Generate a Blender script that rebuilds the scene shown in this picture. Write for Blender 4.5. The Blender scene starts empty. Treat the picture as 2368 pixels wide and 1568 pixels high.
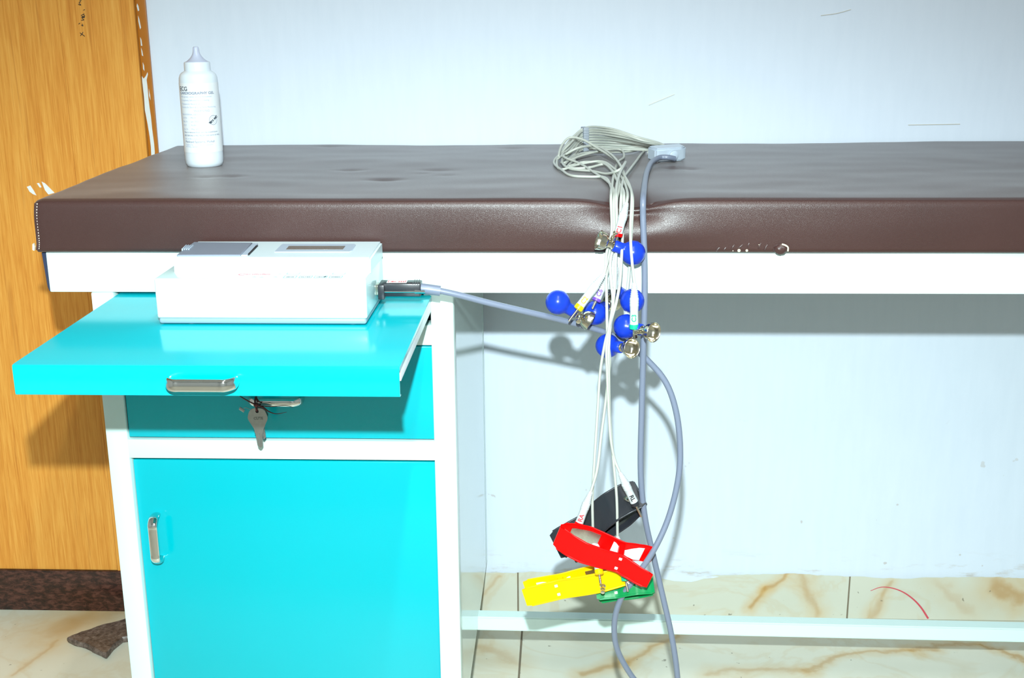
import bpy, bmesh, math, random
from mathutils import Vector, Matrix, noise
random.seed(7)
S = bpy.context.scene
COL = S.collection
# ------------------------------------------------------------------ camera
CAM = Vector((0.6526, -1.5933, 1.2032)); YAW, PITCH, ROLL, F = 0.0458, 0.2758, -0.0085, 2801.87
_f = Vector((-math.sin(YAW)*math.cos(PITCH), math.cos(YAW)*math.cos(PITCH), -math.sin(PITCH)))
_r = Vector((math.cos(YAW), math.sin(YAW), 0)); _u = _r.cross(_f)
FWD = _f; RT = _r*math.cos(ROLL)+_u*math.sin(ROLL); UP = _u*math.cos(ROLL)-_r*math.sin(ROLL)
cd = bpy.data.cameras.new('camera'); cam = bpy.data.objects.new('camera', cd); COL.objects.link(cam)
cd.sensor_fit = 'HORIZONTAL'; cd.sensor_width = 36.0; cd.lens = F/2368*36; cd.clip_start = 0.01; cd.clip_end = 50
M = Matrix.Identity(4)
for i in range(3): M[i][0], M[i][1], M[i][2], M[i][3] = RT[i], UP[i], -FWD[i], CAM[i]
cam.matrix_world = M; S.camera = cam
def ray(u, v): return FWD + RT*((u-1184)/F) + UP*((784-v)/F)
def onY(u, v, y): d = ray(u, v); return CAM + d*((y-CAM.y)/d.y)
def onZ(u, v, z): d = ray(u, v); return CAM + d*((z-CAM.z)/d.z)
# ------------------------------------------------------------------ world, lights, exposure
S.view_settings.view_transform = 'Standard'; S.view_settings.look = 'None'
S.view_settings.exposure = 0.0; S.view_settings.gamma = 1.0; S.view_settings.use_curve_mapping = False
W_ = bpy.data.worlds.new('world'); S.world = W_; W_.use_nodes = True
W_.node_tree.nodes['Background'].inputs[0].default_value = (0.8, 0.9, 1, 1)
W_.node_tree.nodes['Background'].inputs[1].default_value = 0.05
fl = bpy.data.lights.new('camera_flash', 'SPOT'); fo = bpy.data.objects.new('camera_flash', fl); COL.objects.link(fo)
fl.energy = 258; fl.color = (0.82, 0.985, 1.0); fl.spot_size = math.radians(62); fl.spot_blend = 1.0; fl.shadow_soft_size = 0.014
fo.location = CAM + Vector((-0.012, 0.0, 0.205))
fo.rotation_euler = (onY(930, 1240, 0.3)-fo.location).to_track_quat('-Z', 'Y').to_euler()
fo.scale = (2.0, 1.0, 1.0)   # flash head: wide, low beam
CEIL = 2.75
al = bpy.data.lights.new('added_ambient_light', 'AREA'); ao = bpy.data.objects.new('added_ambient_light', al); COL.objects.link(ao)  # unseen light added for ambient fill, long so the couch shadow edge blurs
al.shape = 'RECTANGLE'; al.size = 0.06; al.size_y = 2.3; al.energy = 48; al.color = (0.95, 1.0, 0.97)
ao.location = (0.75, -1.75, CEIL-0.105)
# ------------------------------------------------------------------ materials
def s2l(c): return tuple((x/12.92 if x <= .04045 else ((x+.055)/1.055)**2.4) for x in [k/255 for k in c])
class NT:
    def __init__(s, name):
        s.m = bpy.data.materials.new(name); s.m.use_nodes = True; s.t = s.m.node_tree; s.p = s.t.nodes['Principled BSDF']
    def n(s, typ, **k):
        n = s.t.nodes.new(typ)
        for a, b in k.items():
            if a.startswith('i_'):
                key = a[2:]; key = int(key) if key.isdigit() else key.replace('_', ' ')
                if hasattr(b, 'is_output'): s.t.links.new(b, n.inputs[key])
                else: n.inputs[key].default_value = b
            else: setattr(n, a, b)
        return n
    def math(s, op, a, b=0.0, c=0.0): return s.n('ShaderNodeMath', operation=op, i_0=a, i_1=b, i_2=c).outputs[0]
    def mix(s, f, a, b):
        n = s.t.nodes.new('ShaderNodeMix'); n.data_type = 'RGBA'
        for k, x in ((0, f), (6, a), (7, b)):
            if hasattr(x, 'is_output'): s.t.links.new(x, n.inputs[k])
            else: n.inputs[k].default_value = x if k == 0 else (*x[:3], 1)
        return n.outputs[2]
    def coord(s, scale=(1, 1, 1), kind='Object'):
        tc = s.n('ShaderNodeTexCoord'); mp = s.n('ShaderNodeMapping'); s.t.links.new(tc.outputs[kind], mp.inputs[0]); mp.inputs[3].default_value = scale
        return mp.outputs[0]
    def pos(s):
        return s.n('ShaderNodeNewGeometry').outputs['Position']
    def noise(s, vec, scale, detail=3, rough=.5, dist=0): return s.n('ShaderNodeTexNoise', i_Vector=vec, i_Scale=scale, i_Detail=detail, i_Roughness=rough, i_Distortion=dist).outputs[0]
    def ramp(s, f, stops):
        n = s.n('ShaderNodeValToRGB'); s.t.links.new(f, n.inputs[0]); e = n.color_ramp.elements
        while len(e) < len(stops): e.new(.5)
        for q, (p_, c) in zip(e, stops): q.position = p_; q.color = (*c[:3], 1)
        return n.outputs[0]
    def step(s, x, lo, hi): return s.n('ShaderNodeMapRange', i_0=x, i_1=lo, i_2=hi, i_3=0.0, i_4=1.0, clamp=True, interpolation_type='SMOOTHSTEP').outputs[0]
    def set(s, **k):
        for a, b in k.items():
            i = s.p.inputs[a.replace('_', ' ')]
            if hasattr(b, 'is_output'): s.t.links.new(b, i)
            else: i.default_value = (*b, 1) if isinstance(b, tuple) and len(b) == 3 else b
        return s
    def bump(s, h, strength=.3, dist=.001):
        b = s.n('ShaderNodeBump', i_Height=h, i_Strength=strength, i_Distance=dist); s.t.links.new(b.outputs[0], s.p.inputs['Normal']); return s
def mat(name, c, rough=.5, metal=0.0, spec=.5, var=0.0, vs=20, bump=0.0, bs=300, bd=.0005, **k):
    t = NT(name); t.set(Roughness=rough, Metallic=metal, Specular_IOR_Level=spec, **k)
    nz = t.noise(t.coord(), vs, 3)
    lo = tuple(x*(1-var) for x in c); hi = tuple(min(1, x*(1+var)) for x in c)
    t.set(Base_Color=t.mix(nz, lo, hi) if var else c)
    if bump: t.bump(t.noise(t.coord(), bs, 2), bump, bd)
    return t.m
WHITE = mat('white_enamel', (.62, .77, .74), .22, var=.02, vs=6)
GLOSSW = mat('white_gloss_enamel', (.62, .77, .74), .07, var=.02, vs=6)
TEAL = mat('teal_enamel', (.0, .40, .47), .14, spec=.38, var=.03, vs=3, bump=.03, bs=700)
CHROME = mat('chrome', (.72, .72, .70), .07, 1.0)
NICKEL = mat('nickel', (.62, .57, .47), .16, 1.0, var=.15, vs=150)
KEYM = mat('key_steel', (.36, .37, .36), .38, 1.0, var=.12, vs=200)
BLACKP = mat('black_plastic', (.018, .019, .024), .32, bump=.12, bs=900)
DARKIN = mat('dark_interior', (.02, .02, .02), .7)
NAVY = mat('navy_edge', (.02, .03, .07), .5)
MACH = mat('machine_white', (.56, .73, .73), .3)
MACH2 = mat('machine_offwhite', (.60, .70, .74), .34)
GREYP = mat('grey_plastic', (.20, .23, .29), .4, bump=.1, bs=1500)
PALEG = mat('pale_grey_plastic', (.40, .48, .58), .35)
BASEG = mat('base_grey_plastic', (.22, .32, .38), .35)
LCD = mat('lcd_glass', (.16, .14, .12), .15)
BLUE = mat('blue_rubber', (.008, .038, .44), .26, spec=.25)
WIRE = mat('white_wire', (.47, .485, .435), .38)
SLEEVE = mat('white_sleeve', (.50, .53, .54), .42)
CABLE = mat('grey_cable', (.165, .19, .26), .33)
YOKE = mat('pale_blue_grey', (.46, .53, .62), .28)
COMB = mat('comb_grey', (.30, .33, .38), .45)
RED = mat('red_plastic', (.80, .001, .001), .35, spec=.12)
YELLOW = mat('yellow_plastic', (.85, .50, .0), .36, spec=.15)
GREEN = mat('green_plastic', (.0, .22, .06), .30)
PURPLE = mat('purple_plastic', (.16, .06, .50), .35)
BROWNP = mat('brown_plastic', (.12, .05, .02), .35)
GREENB = mat('green_band', (.0, .42, .22), .35)
YELB = mat('yellow_band', (.75, .60, .0), .35)
BLACKI = mat('black_ink', (.01, .01, .012), .6)
INKS = {'red': mat('red_ink', (.7, .02, .03), .6), 'green': mat('green_ink', (0, .30, .18), .6), 'yellow': mat('yellow_ink', (.7, .5, 0), .6), 'purple': mat('purple_ink', (.16, .06, .5), .6), 'black': BLACKI,
        'pale': mat('faded_ink', (.42, .47, .60), .6), 'mid': mat('grey_ink', (.20, .24, .34), .6), 'dark': mat('dark_ink', (.06, .075, .10), .6), 'pink': mat('pink_print', (.85, .22, .24), .6), 'teal': mat('teal_print', (.12, .50, .45), .6)}
BOTTLE = mat('bottle_white', (.70, .765, .83), .35, spec=.4)
NOZZLE = mat('nozzle_translucent', (.62, .66, .82), .35, Transmission_Weight=.25)
LABELM = mat('bottle_label', (.78, .81, .84), .45)
STKR = mat('white_sticker', (.8, .78, .78), .5)
THREAD = mat('brown_thread', (.10, .012, .012), .6)
FOAM = mat('foam', (.75, .68, .50), .9)
STITCH = mat('stitch_thread', (.62, .52, .46), .8)
METALP = mat('electrode_metal', (.55, .55, .52), .3, 1.0, var=.2, vs=300)
SPRINGW = mat('pale_spring', (.78, .70, .72), .4)
# leather
t = NT('brown_leatherette'); co = t.coord()
vo = t.n('ShaderNodeTexVoronoi', i_Vector=co, i_Scale=800.0, feature='DISTANCE_TO_EDGE').outputs[0]
h = t.math('ADD', t.step(vo, 0.0, .35), t.math('MULTIPLY', t.noise(co, 480, 2), .5))
t.set(Base_Color=t.mix(t.noise(co, 9, 4), (.042, .017, .015), (.058, .024, .021)), Roughness=.36, Specular_IOR_Level=.5, Sheen_Weight=.10, Sheen_Roughness=.45); t.bump(h, .20, .0004); LEATHER = t.m
# plaster wall
t = NT('wall_plaster'); ps = t.pos(); sx = t.n('ShaderNodeSeparateXYZ', i_0=ps)
mp = t.n('ShaderNodeMapping'); t.t.links.new(ps, mp.inputs[0]); mp.inputs[3].default_value = (60, 60, 9)
br = t.noise(mp.outputs[0], 1.0, 5, .6)
big = t.noise(ps, 2.2, 3)
c = t.mix(br, (.65, .715, .82), (.72, .78, .88)); c = t.mix(t.math('MULTIPLY', big, .25), c, (.62, .70, .86))
mp2 = t.n('ShaderNodeMapping'); t.t.links.new(ps, mp2.inputs[0]); mp2.inputs[3].default_value = (14, 14, 60)
low = t.math('SUBTRACT', 1.0, t.step(sx.outputs[2], .09, .165))
st = t.math('MULTIPLY', t.step(t.noise(mp2.outputs[0], 1.0, 6, .65), .53, .70), low)
c = t.mix(t.math('MULTIPLY', st, .55), c, (.42, .33, .22))
sp = t.math('MULTIPLY', t.step(t.noise(ps, 45, 2), .735, .78), t.math('SUBTRACT', 1.0, t.step(sx.outputs[2], .2, .5)))
c = t.mix(t.math('MULTIPLY', sp, .5), c, (.4, .3, .2))
t.set(Base_Color=c, Roughness=.55, Specular_IOR_Level=.35); t.bump(t.math('ADD', br, t.math('MULTIPLY', t.noise(ps, 18, 4), 1.5)), .22, .0012); PLASTER = t.m
CEILM = mat('ceiling_paint', (.78, .8, .8), .8); WALLR = mat('room_paint', (.62, .66, .68), .7)
# wood laminate
t = NT('wood_laminate'); ps = t.pos()
mp = t.n('ShaderNodeMapping'); t.t.links.new(ps, mp.inputs[0]); mp.inputs[3].default_value = (1, 1, .035)
wv = t.noise(mp.outputs[0], 420, 3, .6, .3); wb = t.noise(mp.outputs[0], 62, 4, .55, .4); wl = t.noise(mp.outputs[0], 110, 3, .5, .5)
c = t.ramp(t.math('ADD', t.math('MULTIPLY', wb, .42), t.math('MULTIPLY', wv, .58)), [(.28, (.52, .18, .024)), (.44, (.65, .26, .040)), (.57, (.73, .33, .060)), (.74, (.79, .40, .09))])
c = t.mix(t.math('MULTIPLY', t.step(wl, .60, .70), .35), c, (.42, .14, .022))
t.set(Base_Color=c, Roughness=.42, Specular_IOR_Level=.3); t.bump(wv, .08, .0004); WOOD = t.m
EDGE = mat('brown_gloss_paint', (.42, .14, .012), .25, var=.1, vs=30)
# granite
t = NT('brown_granite'); ps = t.pos(); gm_ = t.n('ShaderNodeMapping'); t.t.links.new(ps, gm_.inputs[0]); gm_.inputs[3].default_value = (.55, 1, 1.3); gmp = gm_.outputs[0]
c = t.ramp(t.noise(gmp, 95, 6, .7, .4), [(.32, (.010, .005, .004)), (.48, (.036, .014, .010)), (.60, (.095, .034, .024)), (.75, (.075, .05, .032))])
t.set(Base_Color=c, Roughness=.25); GRANITE = t.m
t = NT('stone_chip'); ps = t.pos()
c = t.ramp(t.noise(ps, 120, 6, .7, .3), [(.3, (.03, .022, .018)), (.5, (.12, .085, .07)), (.72, (.26, .20, .17))])
t.set(Base_Color=c, Roughness=.4); t.bump(t.noise(ps, 160, 4), .5, .002); STONE = t.m
# marble tile, horizontal (floor) or vertical (skirting)
def marble(name, plane, segs, arcs=(), base=((.60, .585, .47), (.71, .69, .585))):
    t = NT(name); ps = t.pos(); sx = t.n('ShaderNodeSeparateXYZ', i_0=ps)
    wn = t.n('ShaderNodeTexNoise', i_Vector=ps, i_Scale=7.0, i_Detail=4.0)
    wx = t.math('MULTIPLY', t.math('SUBTRACT', wn.outputs[0], .5), .09)
    wfine = t.math('MULTIPLY', t.math('SUBTRACT', t.noise(ps, 38, 4), .5), .035)
    X = t.math('ADD', sx.outputs[0], t.math('ADD', t.math('MULTIPLY', wx, .6), t.math('MULTIPLY', wfine, .6))); Y = t.math('ADD', sx.outputs[1 if plane == 'xy' else 2], t.math('SUBTRACT', wfine, wx))
    c = t.mix(t.noise(ps, 5, 5, .6), base[0], base[1])
    c = t.mix(t.math('MULTIPLY', t.step(t.noise(ps, 3.2, 5, .6, .8), .55, .74), .42), c, (.60, .45, .22))
    vn = t.math('ABSOLUTE', t.math('SUBTRACT', t.noise(ps, 3.6, 5, .55, 1.2), .5))
    c = t.mix(t.math('MULTIPLY', t.math('SUBTRACT', 1.0, t.step(vn, .0, .035)), .16), c, (.52, .34, .13))
    for (x0, y0, x1, y1, w, k) in segs:
        dx, dy = x1-x0, y1-y0; L2 = dx*dx+dy*dy
        a = t.math('SUBTRACT', X, x0); b = t.math('SUBTRACT', Y, y0)
        tt = t.n('ShaderNodeMath', operation='DIVIDE', use_clamp=True, i_0=t.math('ADD', t.math('MULTIPLY', a, dx), t.math('MULTIPLY', b, dy)), i_1=L2).outputs[0]
        ex = t.math('SUBTRACT', a, t.math('MULTIPLY', tt, dx)); ey = t.math('SUBTRACT', b, t.math('MULTIPLY', tt, dy))
        d = t.math('SQRT', t.math('ADD', t.math('MULTIPLY', ex, ex), t.math('MULTIPLY', ey, ey)))
        core = t.math('SUBTRACT', 1.0, t.step(d, 0.0, w*2.2)); halo = t.math('SUBTRACT', 1.0, t.step(d, 0.0, w*7))
        c = t.mix(t.math('MULTIPLY', halo, .55*k), c, (.60, .38, .13)); c = t.mix(t.math('MULTIPLY', core, .58*k), c, (.42, .21, .05))
    for (x0, y0, r, w, k) in arcs:
        a = t.math('SUBTRACT', sx.outputs[0], x0); b = t.math('SUBTRACT', Y, y0)
        d = t.math('ABSOLUTE', t.math('SUBTRACT', t.math('SQRT', t.math('ADD', t.math('MULTIPLY', a, a), t.math('MULTIPLY', b, b))), r))
        side = t.math('SUBTRACT', 1.0, t.step(a, -.02, .03))
        c = t.mix(t.math('MULTIPLY', t.math('SUBTRACT', 1.0, t.step(d, 0.0, w)), t.math('MULTIPLY', side, k)), c, (.42, .20, .05))
    sp = t.step(t.noise(ps, 60, 2), .73, .77)
    c = t.mix(t.math('MULTIPLY', sp, .6), c, (.10, .08, .05))
    t.set(Base_Color=c, Roughness=.42, Specular_IOR_Level=.4); return t.m
GROUT = mat('grout', (.20, .16, .11), .8)
# ------------------------------------------------------------------ mesh helpers
ORG = {}
def tag(o, label=None, cat=None, group=None, kind=None):
    for k, v in (('label', label), ('category', cat), ('group', group), ('kind', kind)):
        if v: o[k] = v
    return o
def empty(name, loc):
    o = bpy.data.objects.new(name, None); COL.objects.link(o); o.location = loc; o.empty_display_size = .03; ORG[o] = Vector(loc); return o
def thing(name, loc, label, cat, group=None): return tag(empty(name, loc), label, cat, group)
def link(name, me, m, parent=None, origin=None, smooth=None):
    """verts of me are in world space; they are moved to the parent's (or the given) origin"""
    og = ORG[parent] if parent is not None else Vector(origin if origin is not None else (0, 0, 0))
    me.transform(Matrix.Translation(-og))
    o = bpy.data.objects.new(name, me); COL.objects.link(o); ORG[o] = og
    if parent is not None: o.parent = parent
    else: o.location = og
    if m: me.materials.append(m)
    if smooth is not None:
        me.polygons.foreach_set('use_smooth', [True]*len(me.polygons))
        if smooth < 180: 
            try: me.set_sharp_from_angle(angle=math.radians(smooth))
            except Exception: pass
    return o
def from_bm(bm, name):
    bmesh.ops.recalc_face_normals(bm, faces=bm.faces); me = bpy.data.meshes.new(name); bm.to_mesh(me); bm.free(); return me
def box(name, lo, hi, m, parent=None, bev=.0015, seg=2, origin=None, X=None):
    bm = bmesh.new(); bmesh.ops.create_cube(bm, size=1)
    for v in bm.verts: v.co = Vector([lo[i]+(v.co[i]+.5)*(hi[i]-lo[i]) for i in range(3)])
    if bev: bmesh.ops.bevel(bm, geom=list(bm.edges), offset=bev, segments=seg, affect='EDGES', profile=.5)
    if X is not None: bmesh.ops.transform(bm, matrix=X, verts=bm.verts)
    return link(name, from_bm(bm, name), m, parent, origin, smooth=40)
def boxes(name, lst, m, parent=None, bev=.001, origin=None, X=None):
    bm = bmesh.new()
    for lo, hi in lst:
        r = bmesh.ops.create_cube(bm, size=1); vs = r['verts']
        for v in vs: v.co = Vector([lo[i]+(v.co[i]+.5)*(hi[i]-lo[i]) for i in range(3)])
        if bev: bmesh.ops.bevel(bm, geom=list({e for v in vs for e in v.link_edges}), offset=bev, segments=1, affect='EDGES')
    if X is not None: bmesh.ops.transform(bm, matrix=X, verts=bm.verts)
    return link(name, from_bm(bm, name), m, parent, origin, smooth=40)
def catmull(P, n=8, closed=False):
    P = [Vector(p) for p in P]; out = []; N = len(P)
    if N == 2: return [P[0].lerp(P[1], i/n) for i in range(n+1)]
    rng = range(N) if closed else range(N-1)
    for i in rng:
        p1, p2 = P[i], P[(i+1) % N]
        p0 = P[i-1] if (closed or i) else p1*2-p2
        p3 = P[(i+2) % N] if (closed or i+2 < N) else p2*2-p1
        # centripetal knots keep sharp bends tidy
        t0 = 0; t1 = t0+max((p1-p0).length, 1e-6)**.5; t2 = t1+max((p2-p1).length, 1e-6)**.5; t3 = t2+max((p3-p2).length, 1e-6)**.5
        for k in range(n):
            s = t1+(t2-t1)*k/n
            A1 = p0*((t1-s)/(t1-t0))+p1*((s-t0)/(t1-t0)); A2 = p1*((t2-s)/(t2-t1))+p2*((s-t1)/(t2-t1)); A3 = p2*((t3-s)/(t3-t2))+p3*((s-t2)/(t3-t2))
            B1 = A1*((t2-s)/(t2-t0))+A2*((s-t0)/(t2-t0)); B2 = A2*((t3-s)/(t3-t1))+A3*((s-t1)/(t3-t1))
            out.append(B1*((t2-s)/(t2-t1))+B2*((s-t1)/(t2-t1)))
    if not closed: out.append(P[-1])
    return out
def tube_bm(bm, pts, rad, n=8, sx=1.0, sy=1.0, caps=True, up=None):
    N = len(pts); up = Vector(up) if up else None; prev = None; rings = []
    for i, p in enumerate(pts):
        d = (pts[min(i+1, N-1)]-pts[max(i-1, 0)]).normalized()
        if prev is None:
            a = up if up else (Vector((0, 0, 1)) if abs(d.z) < .9 else Vector((1, 0, 0)))
        else: a = prev
        a = (a-d*a.dot(d)).normalized(); b = d.cross(a); prev = a if not up else up
        r = rad(i/(N-1)) if callable(rad) else rad
        rings.append([bm.verts.new(p+a*(math.cos(2*math.pi*k/n)*r*sx)+b*(math.sin(2*math.pi*k/n)*r*sy)) for k in range(n)])
    for A, B in zip(rings, rings[1:]):
        for k in range(n): bm.faces.new((A[k], A[(k+1) % n], B[(k+1) % n], B[k]))
    if caps: bm.faces.new(rings[0][::-1]); bm.faces.new(rings[-1])
def tube(name, pts, rad, m, parent=None, n=8, steps=8, sx=1, sy=1, up=None, origin=None, smooth=60, raw=False):
    bm = bmesh.new(); P = [Vector(p) for p in pts] if raw else catmull(pts, steps); tube_bm(bm, P, rad, n, sx, sy, up=up)
    return link(name, from_bm(bm, name), m, parent, origin, smooth=smooth)
def frame(o, x, y=None, z=None):
    """matrix with given x axis (and y or z hint) at o"""
    x = Vector(x).normalized()
    if y is not None: y = Vector(y); y = (y-x*y.dot(x)).normalized(); z = x.cross(y)
    else:
        z = Vector(z) if z is not None else Vector((0, 0, 1)); z = (z-x*z.dot(x)).normalized(); y = z.cross(x)
    return Matrix(((x.x, y.x, z.x, o[0]), (x.y, y.y, z.y, o[1]), (x.z, y.z, z.z, o[2]), (0, 0, 0, 1)))
def lathe_bm(bm, prof, n=24, X=None):
    """profile of (radius, height) turned about local Z"""
    rings = []
    for r, z in prof:
        if r < 1e-6: rings.append([bm.verts.new((0, 0, z))])
        else: rings.append([bm.verts.new((r*math.cos(2*math.pi*k/n), r*math.sin(2*math.pi*k/n), z)) for k in range(n)])
    new = [v for R in rings for v in R]
    for A, B in zip(rings, rings[1:]):
        for k in range(n):
            f = []
            for q in ((A, k), (A, k+1), (B, k+1), (B, k)):
                v = q[0][q[1] % len(q[0])]
                if v not in f: f.append(v)
            if len(f) > 2: bm.faces.new(f)
    for R, rv in ((rings[0], True), (rings[-1], False)):
        if len(R) > 1: bm.faces.new(R[::-1] if rv else R)
    if X is not None: bmesh.ops.transform(bm, matrix=X, verts=new)
def lathe(name, prof, m, parent=None, n=24, X=None, origin=None, smooth=40):
    bm = bmesh.new(); lathe_bm(bm, prof, n, X); return link(name, from_bm(bm, name), m, parent, origin, smooth=smooth)
def prism(name, poly, d0, d1, m, parent=None, X=None, bev=0, origin=None, smooth=35):
    """polygon in local xy, extruded along local z from d0 to d1"""
    bm = bmesh.new(); a = [bm.verts.new((x, y, d0)) for x, y in poly]; b = [bm.verts.new((x, y, d1)) for x, y in poly]; N = len(poly)
    bm.faces.new(a[::-1]); bm.faces.new(b)
    for k in range(N): bm.faces.new((a[k], a[(k+1) % N], b[(k+1) % N], b[k]))
    if bev: bmesh.ops.bevel(bm, geom=list(bm.edges), offset=bev, segments=2, affect='EDGES')
    if X is not None: bmesh.ops.transform(bm, matrix=X, verts=bm.verts)
    return link(name, from_bm(bm, name), m, parent, origin, smooth=smooth)
def text_mesh(body, size, align='LEFT', extrude=.00008, spacing=1.0, bold=0.0, xs=1.0):
    cu = bpy.data.curves.new('txt', 'FONT'); cu.body = body; cu.size = size; cu.align_x = align; cu.extrude = extrude; cu.space_character = spacing; cu.offset = bold; cu.resolution_u = 3
    ob = bpy.data.objects.new('txt', cu); COL.objects.link(ob); dg = bpy.context.evaluated_depsgraph_get()
    me = bpy.data.meshes.new_from_object(ob.evaluated_get(dg)); bpy.data.objects.remove(ob); bpy.data.curves.remove(cu)
    me.materials.clear()
    if xs != 1: me.transform(Matrix.Diagonal((xs, 1, 1, 1)))
    return me
def text(name, body, size, m, parent, X, align='CENTER', **k):
    me = text_mesh(body, size, align, **k); me.transform(X); return link(name, me, m, parent)
def shape2d(splines, extrude):
    cu = bpy.data.curves.new('shp', 'CURVE'); cu.dimensions = '2D'; cu.fill_mode = 'BOTH'; cu.extrude = extrude
    for pts in splines:
        sp = cu.splines.new('POLY'); sp.points.add(len(pts)-1); sp.use_cyclic_u = True
        for q, (x, y) in zip(sp.points, pts): q.co = (x, y, 0, 1)
    ob = bpy.data.objects.new('shp', cu); COL.objects.link(ob); dg = bpy.context.evaluated_depsgraph_get()
    me = bpy.data.meshes.new_from_object(ob.evaluated_get(dg)); bpy.data.objects.remove(ob); bpy.data.curves.remove(cu); return me
def circ(cx, cy, r, n=24, rev=False, ry=None):
    p = [(cx+r*math.cos(2*math.pi*k/n), cy+(ry or r)*math.sin(2*math.pi*k/n)) for k in range(n)]; return p[::-1] if rev else p
def copy_tree(o, parent=None):
    c = o.copy(); COL.objects.link(c); c.parent = parent
    for ch in list(o.children): copy_tree(ch, c)
    return c
# ------------------------------------------------------------------ key dimensions (metres)
WC = 0.5; Z1 = 0.8161; ZR = 0.8727; ZM = 0.9464; YM = 0.6085; YW = 0.6156
XMF = -0.0612; XR = -0.0567; ZS = 0.8123; ZS2 = 0.7771; DS = 0.3273; XSL = 0.0362; XSR = 0.4701; ZP = 0.1317
XE = 1.78
RX0, RX1, RY0 = -1.45, 3.1, -3.1
def zf(v, u=700, y=0.0): return onY(u, v, y).z
def xf(u, v, y=0.0): return onY(u, v, y).x
# ------------------------------------------------------------------ room shell
def plain(name, lo, hi, m, label, cat):
    return tag(box(name, lo, hi, m, bev=0, origin=(lo[0], lo[1], lo[2])), label, cat, kind='structure')
XWOOD, XSEAM = -0.1145, -0.2519
wall = plain('wall_back', (RX0, YW, 0), (RX1, YW+.12, CEIL), PLASTER, 'white painted plaster wall behind the examination couch', 'wall')
plain('wall_right', (RX1, RY0, 0), (RX1+.1, YW+.12, CEIL), WALLR, 'plain white room wall beyond the couch foot', 'wall')
plain('wall_left', (RX0-.1, RY0, 0), (RX0, YW+.12, CEIL), WALLR, 'plain white room wall past the wood panels', 'wall')
plain('wall_front', (RX0-.1, RY0-.1, 0), (RX1+.1, RY0, CEIL), WALLR, 'plain white room wall facing the couch', 'wall')
plain('ceiling', (RX0-.1, RY0-.1, CEIL), (RX1+.1, YW+.12, CEIL+.1), CEILM, 'flat white painted ceiling of the room', 'ceiling')
floor = plain('floor', (RX0-.1, RY0-.1, -.12), (RX1+.1, YW+.12, -.0025), GROUT, 'marble tiled floor under the couch', 'floor')
A = lambda u, v: onZ(u, v, 0)
def seg(u0, v0, u1, v1, w, k): a, b = A(u0, v0), A(u1, v1); return (a.x, a.y, b.x, b.y, w, k)
FSEG = [seg(1355, 1568, 1440, 1525, .006, .9), seg(1440, 1525, 1560, 1462, .005, .8), seg(1640, 1562, 1850, 1545, .007, .6), seg(1850, 1545, 2110, 1505, .004, .75), seg(2110, 1505, 2270, 1490, .004, .8), seg(2270, 1490, 2390, 1535, .004, .9), seg(1110, 1500, 1190, 1530, .009, .5), seg(140, 1455, 200, 1420, .022, .75), seg(180, 1440, 280, 1410, .02, .6), seg(30, 1560, 130, 1480, .003, .5)]
FTILE = marble('floor_marble', 'xy', FSEG)
XJ = xf(1208, 1458, .56)
gx, gy, gap = 1.2, .6, .0032
nt = 0
for i in range(-2, 4):
    for j in range(0, 7):
        x0 = max(RX0, XJ+(i-1)*gx); x1 = min(RX1, XJ+i*gx); y1 = YW-j*gy; y0 = max(RY0, y1-gy)
        if x1-x0 < .05 or y1-y0 < .05: continue
        box('floor_tile', (x0+gap/2, y0+gap/2, -.0024), (x1-gap/2, y1-gap/2, 0), FTILE, floor, bev=.0006, seg=1)
# tile skirting of the back wall
ZSK = 0.105
bb = tag(box('baseboard_back', (XWOOD+.022, YW-.0015, 0), (RX1, YW, ZSK), GROUT, bev=0, origin=(XWOOD, YW, 0)), 'cream marble tile skirting along the foot of the white wall', 'baseboard', kind='structure')
j1, j2 = xf(1198, 1360, YW), xf(1962, 1370, YW); pitch = j2-j1
B = lambda u, v: onY(u, v, YW)
def bseg(u0, v0, u1, v1, w, k): a, b = B(u0, v0), B(u1, v1); return (a.x, a.z, b.x, b.z, w, k)
BSEG = [bseg(1740, 1412, 1770, 1365, .004, 1), bseg(1770, 1365, 1825, 1326, .004, .9), bseg(1855, 1330, 1890, 1415, .006, .6), bseg(1118, 1400, 1150, 1330, .003, .5), bseg(2010, 1420, 2060, 1350, .004, .6), bseg(2290, 1335, 2355, 1375, .010, .9), bseg(2170, 1340, 2230, 1400, .008, .35)]
BTILE = marble('skirting_marble', 'xz', BSEG, base=((.56, .565, .47), (.64, .64, .555)))
xx = j1-pitch; 
while xx < RX1:
    a, b = max(XWOOD+.022, xx), min(RX1, xx+pitch)
    box('skirting_tile', (a+.0014, YW-.0038, 0.0005), (b-.0014, YW-.0013, ZSK), BTILE, bb, bev=.0005, seg=1); xx += pitch
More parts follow.
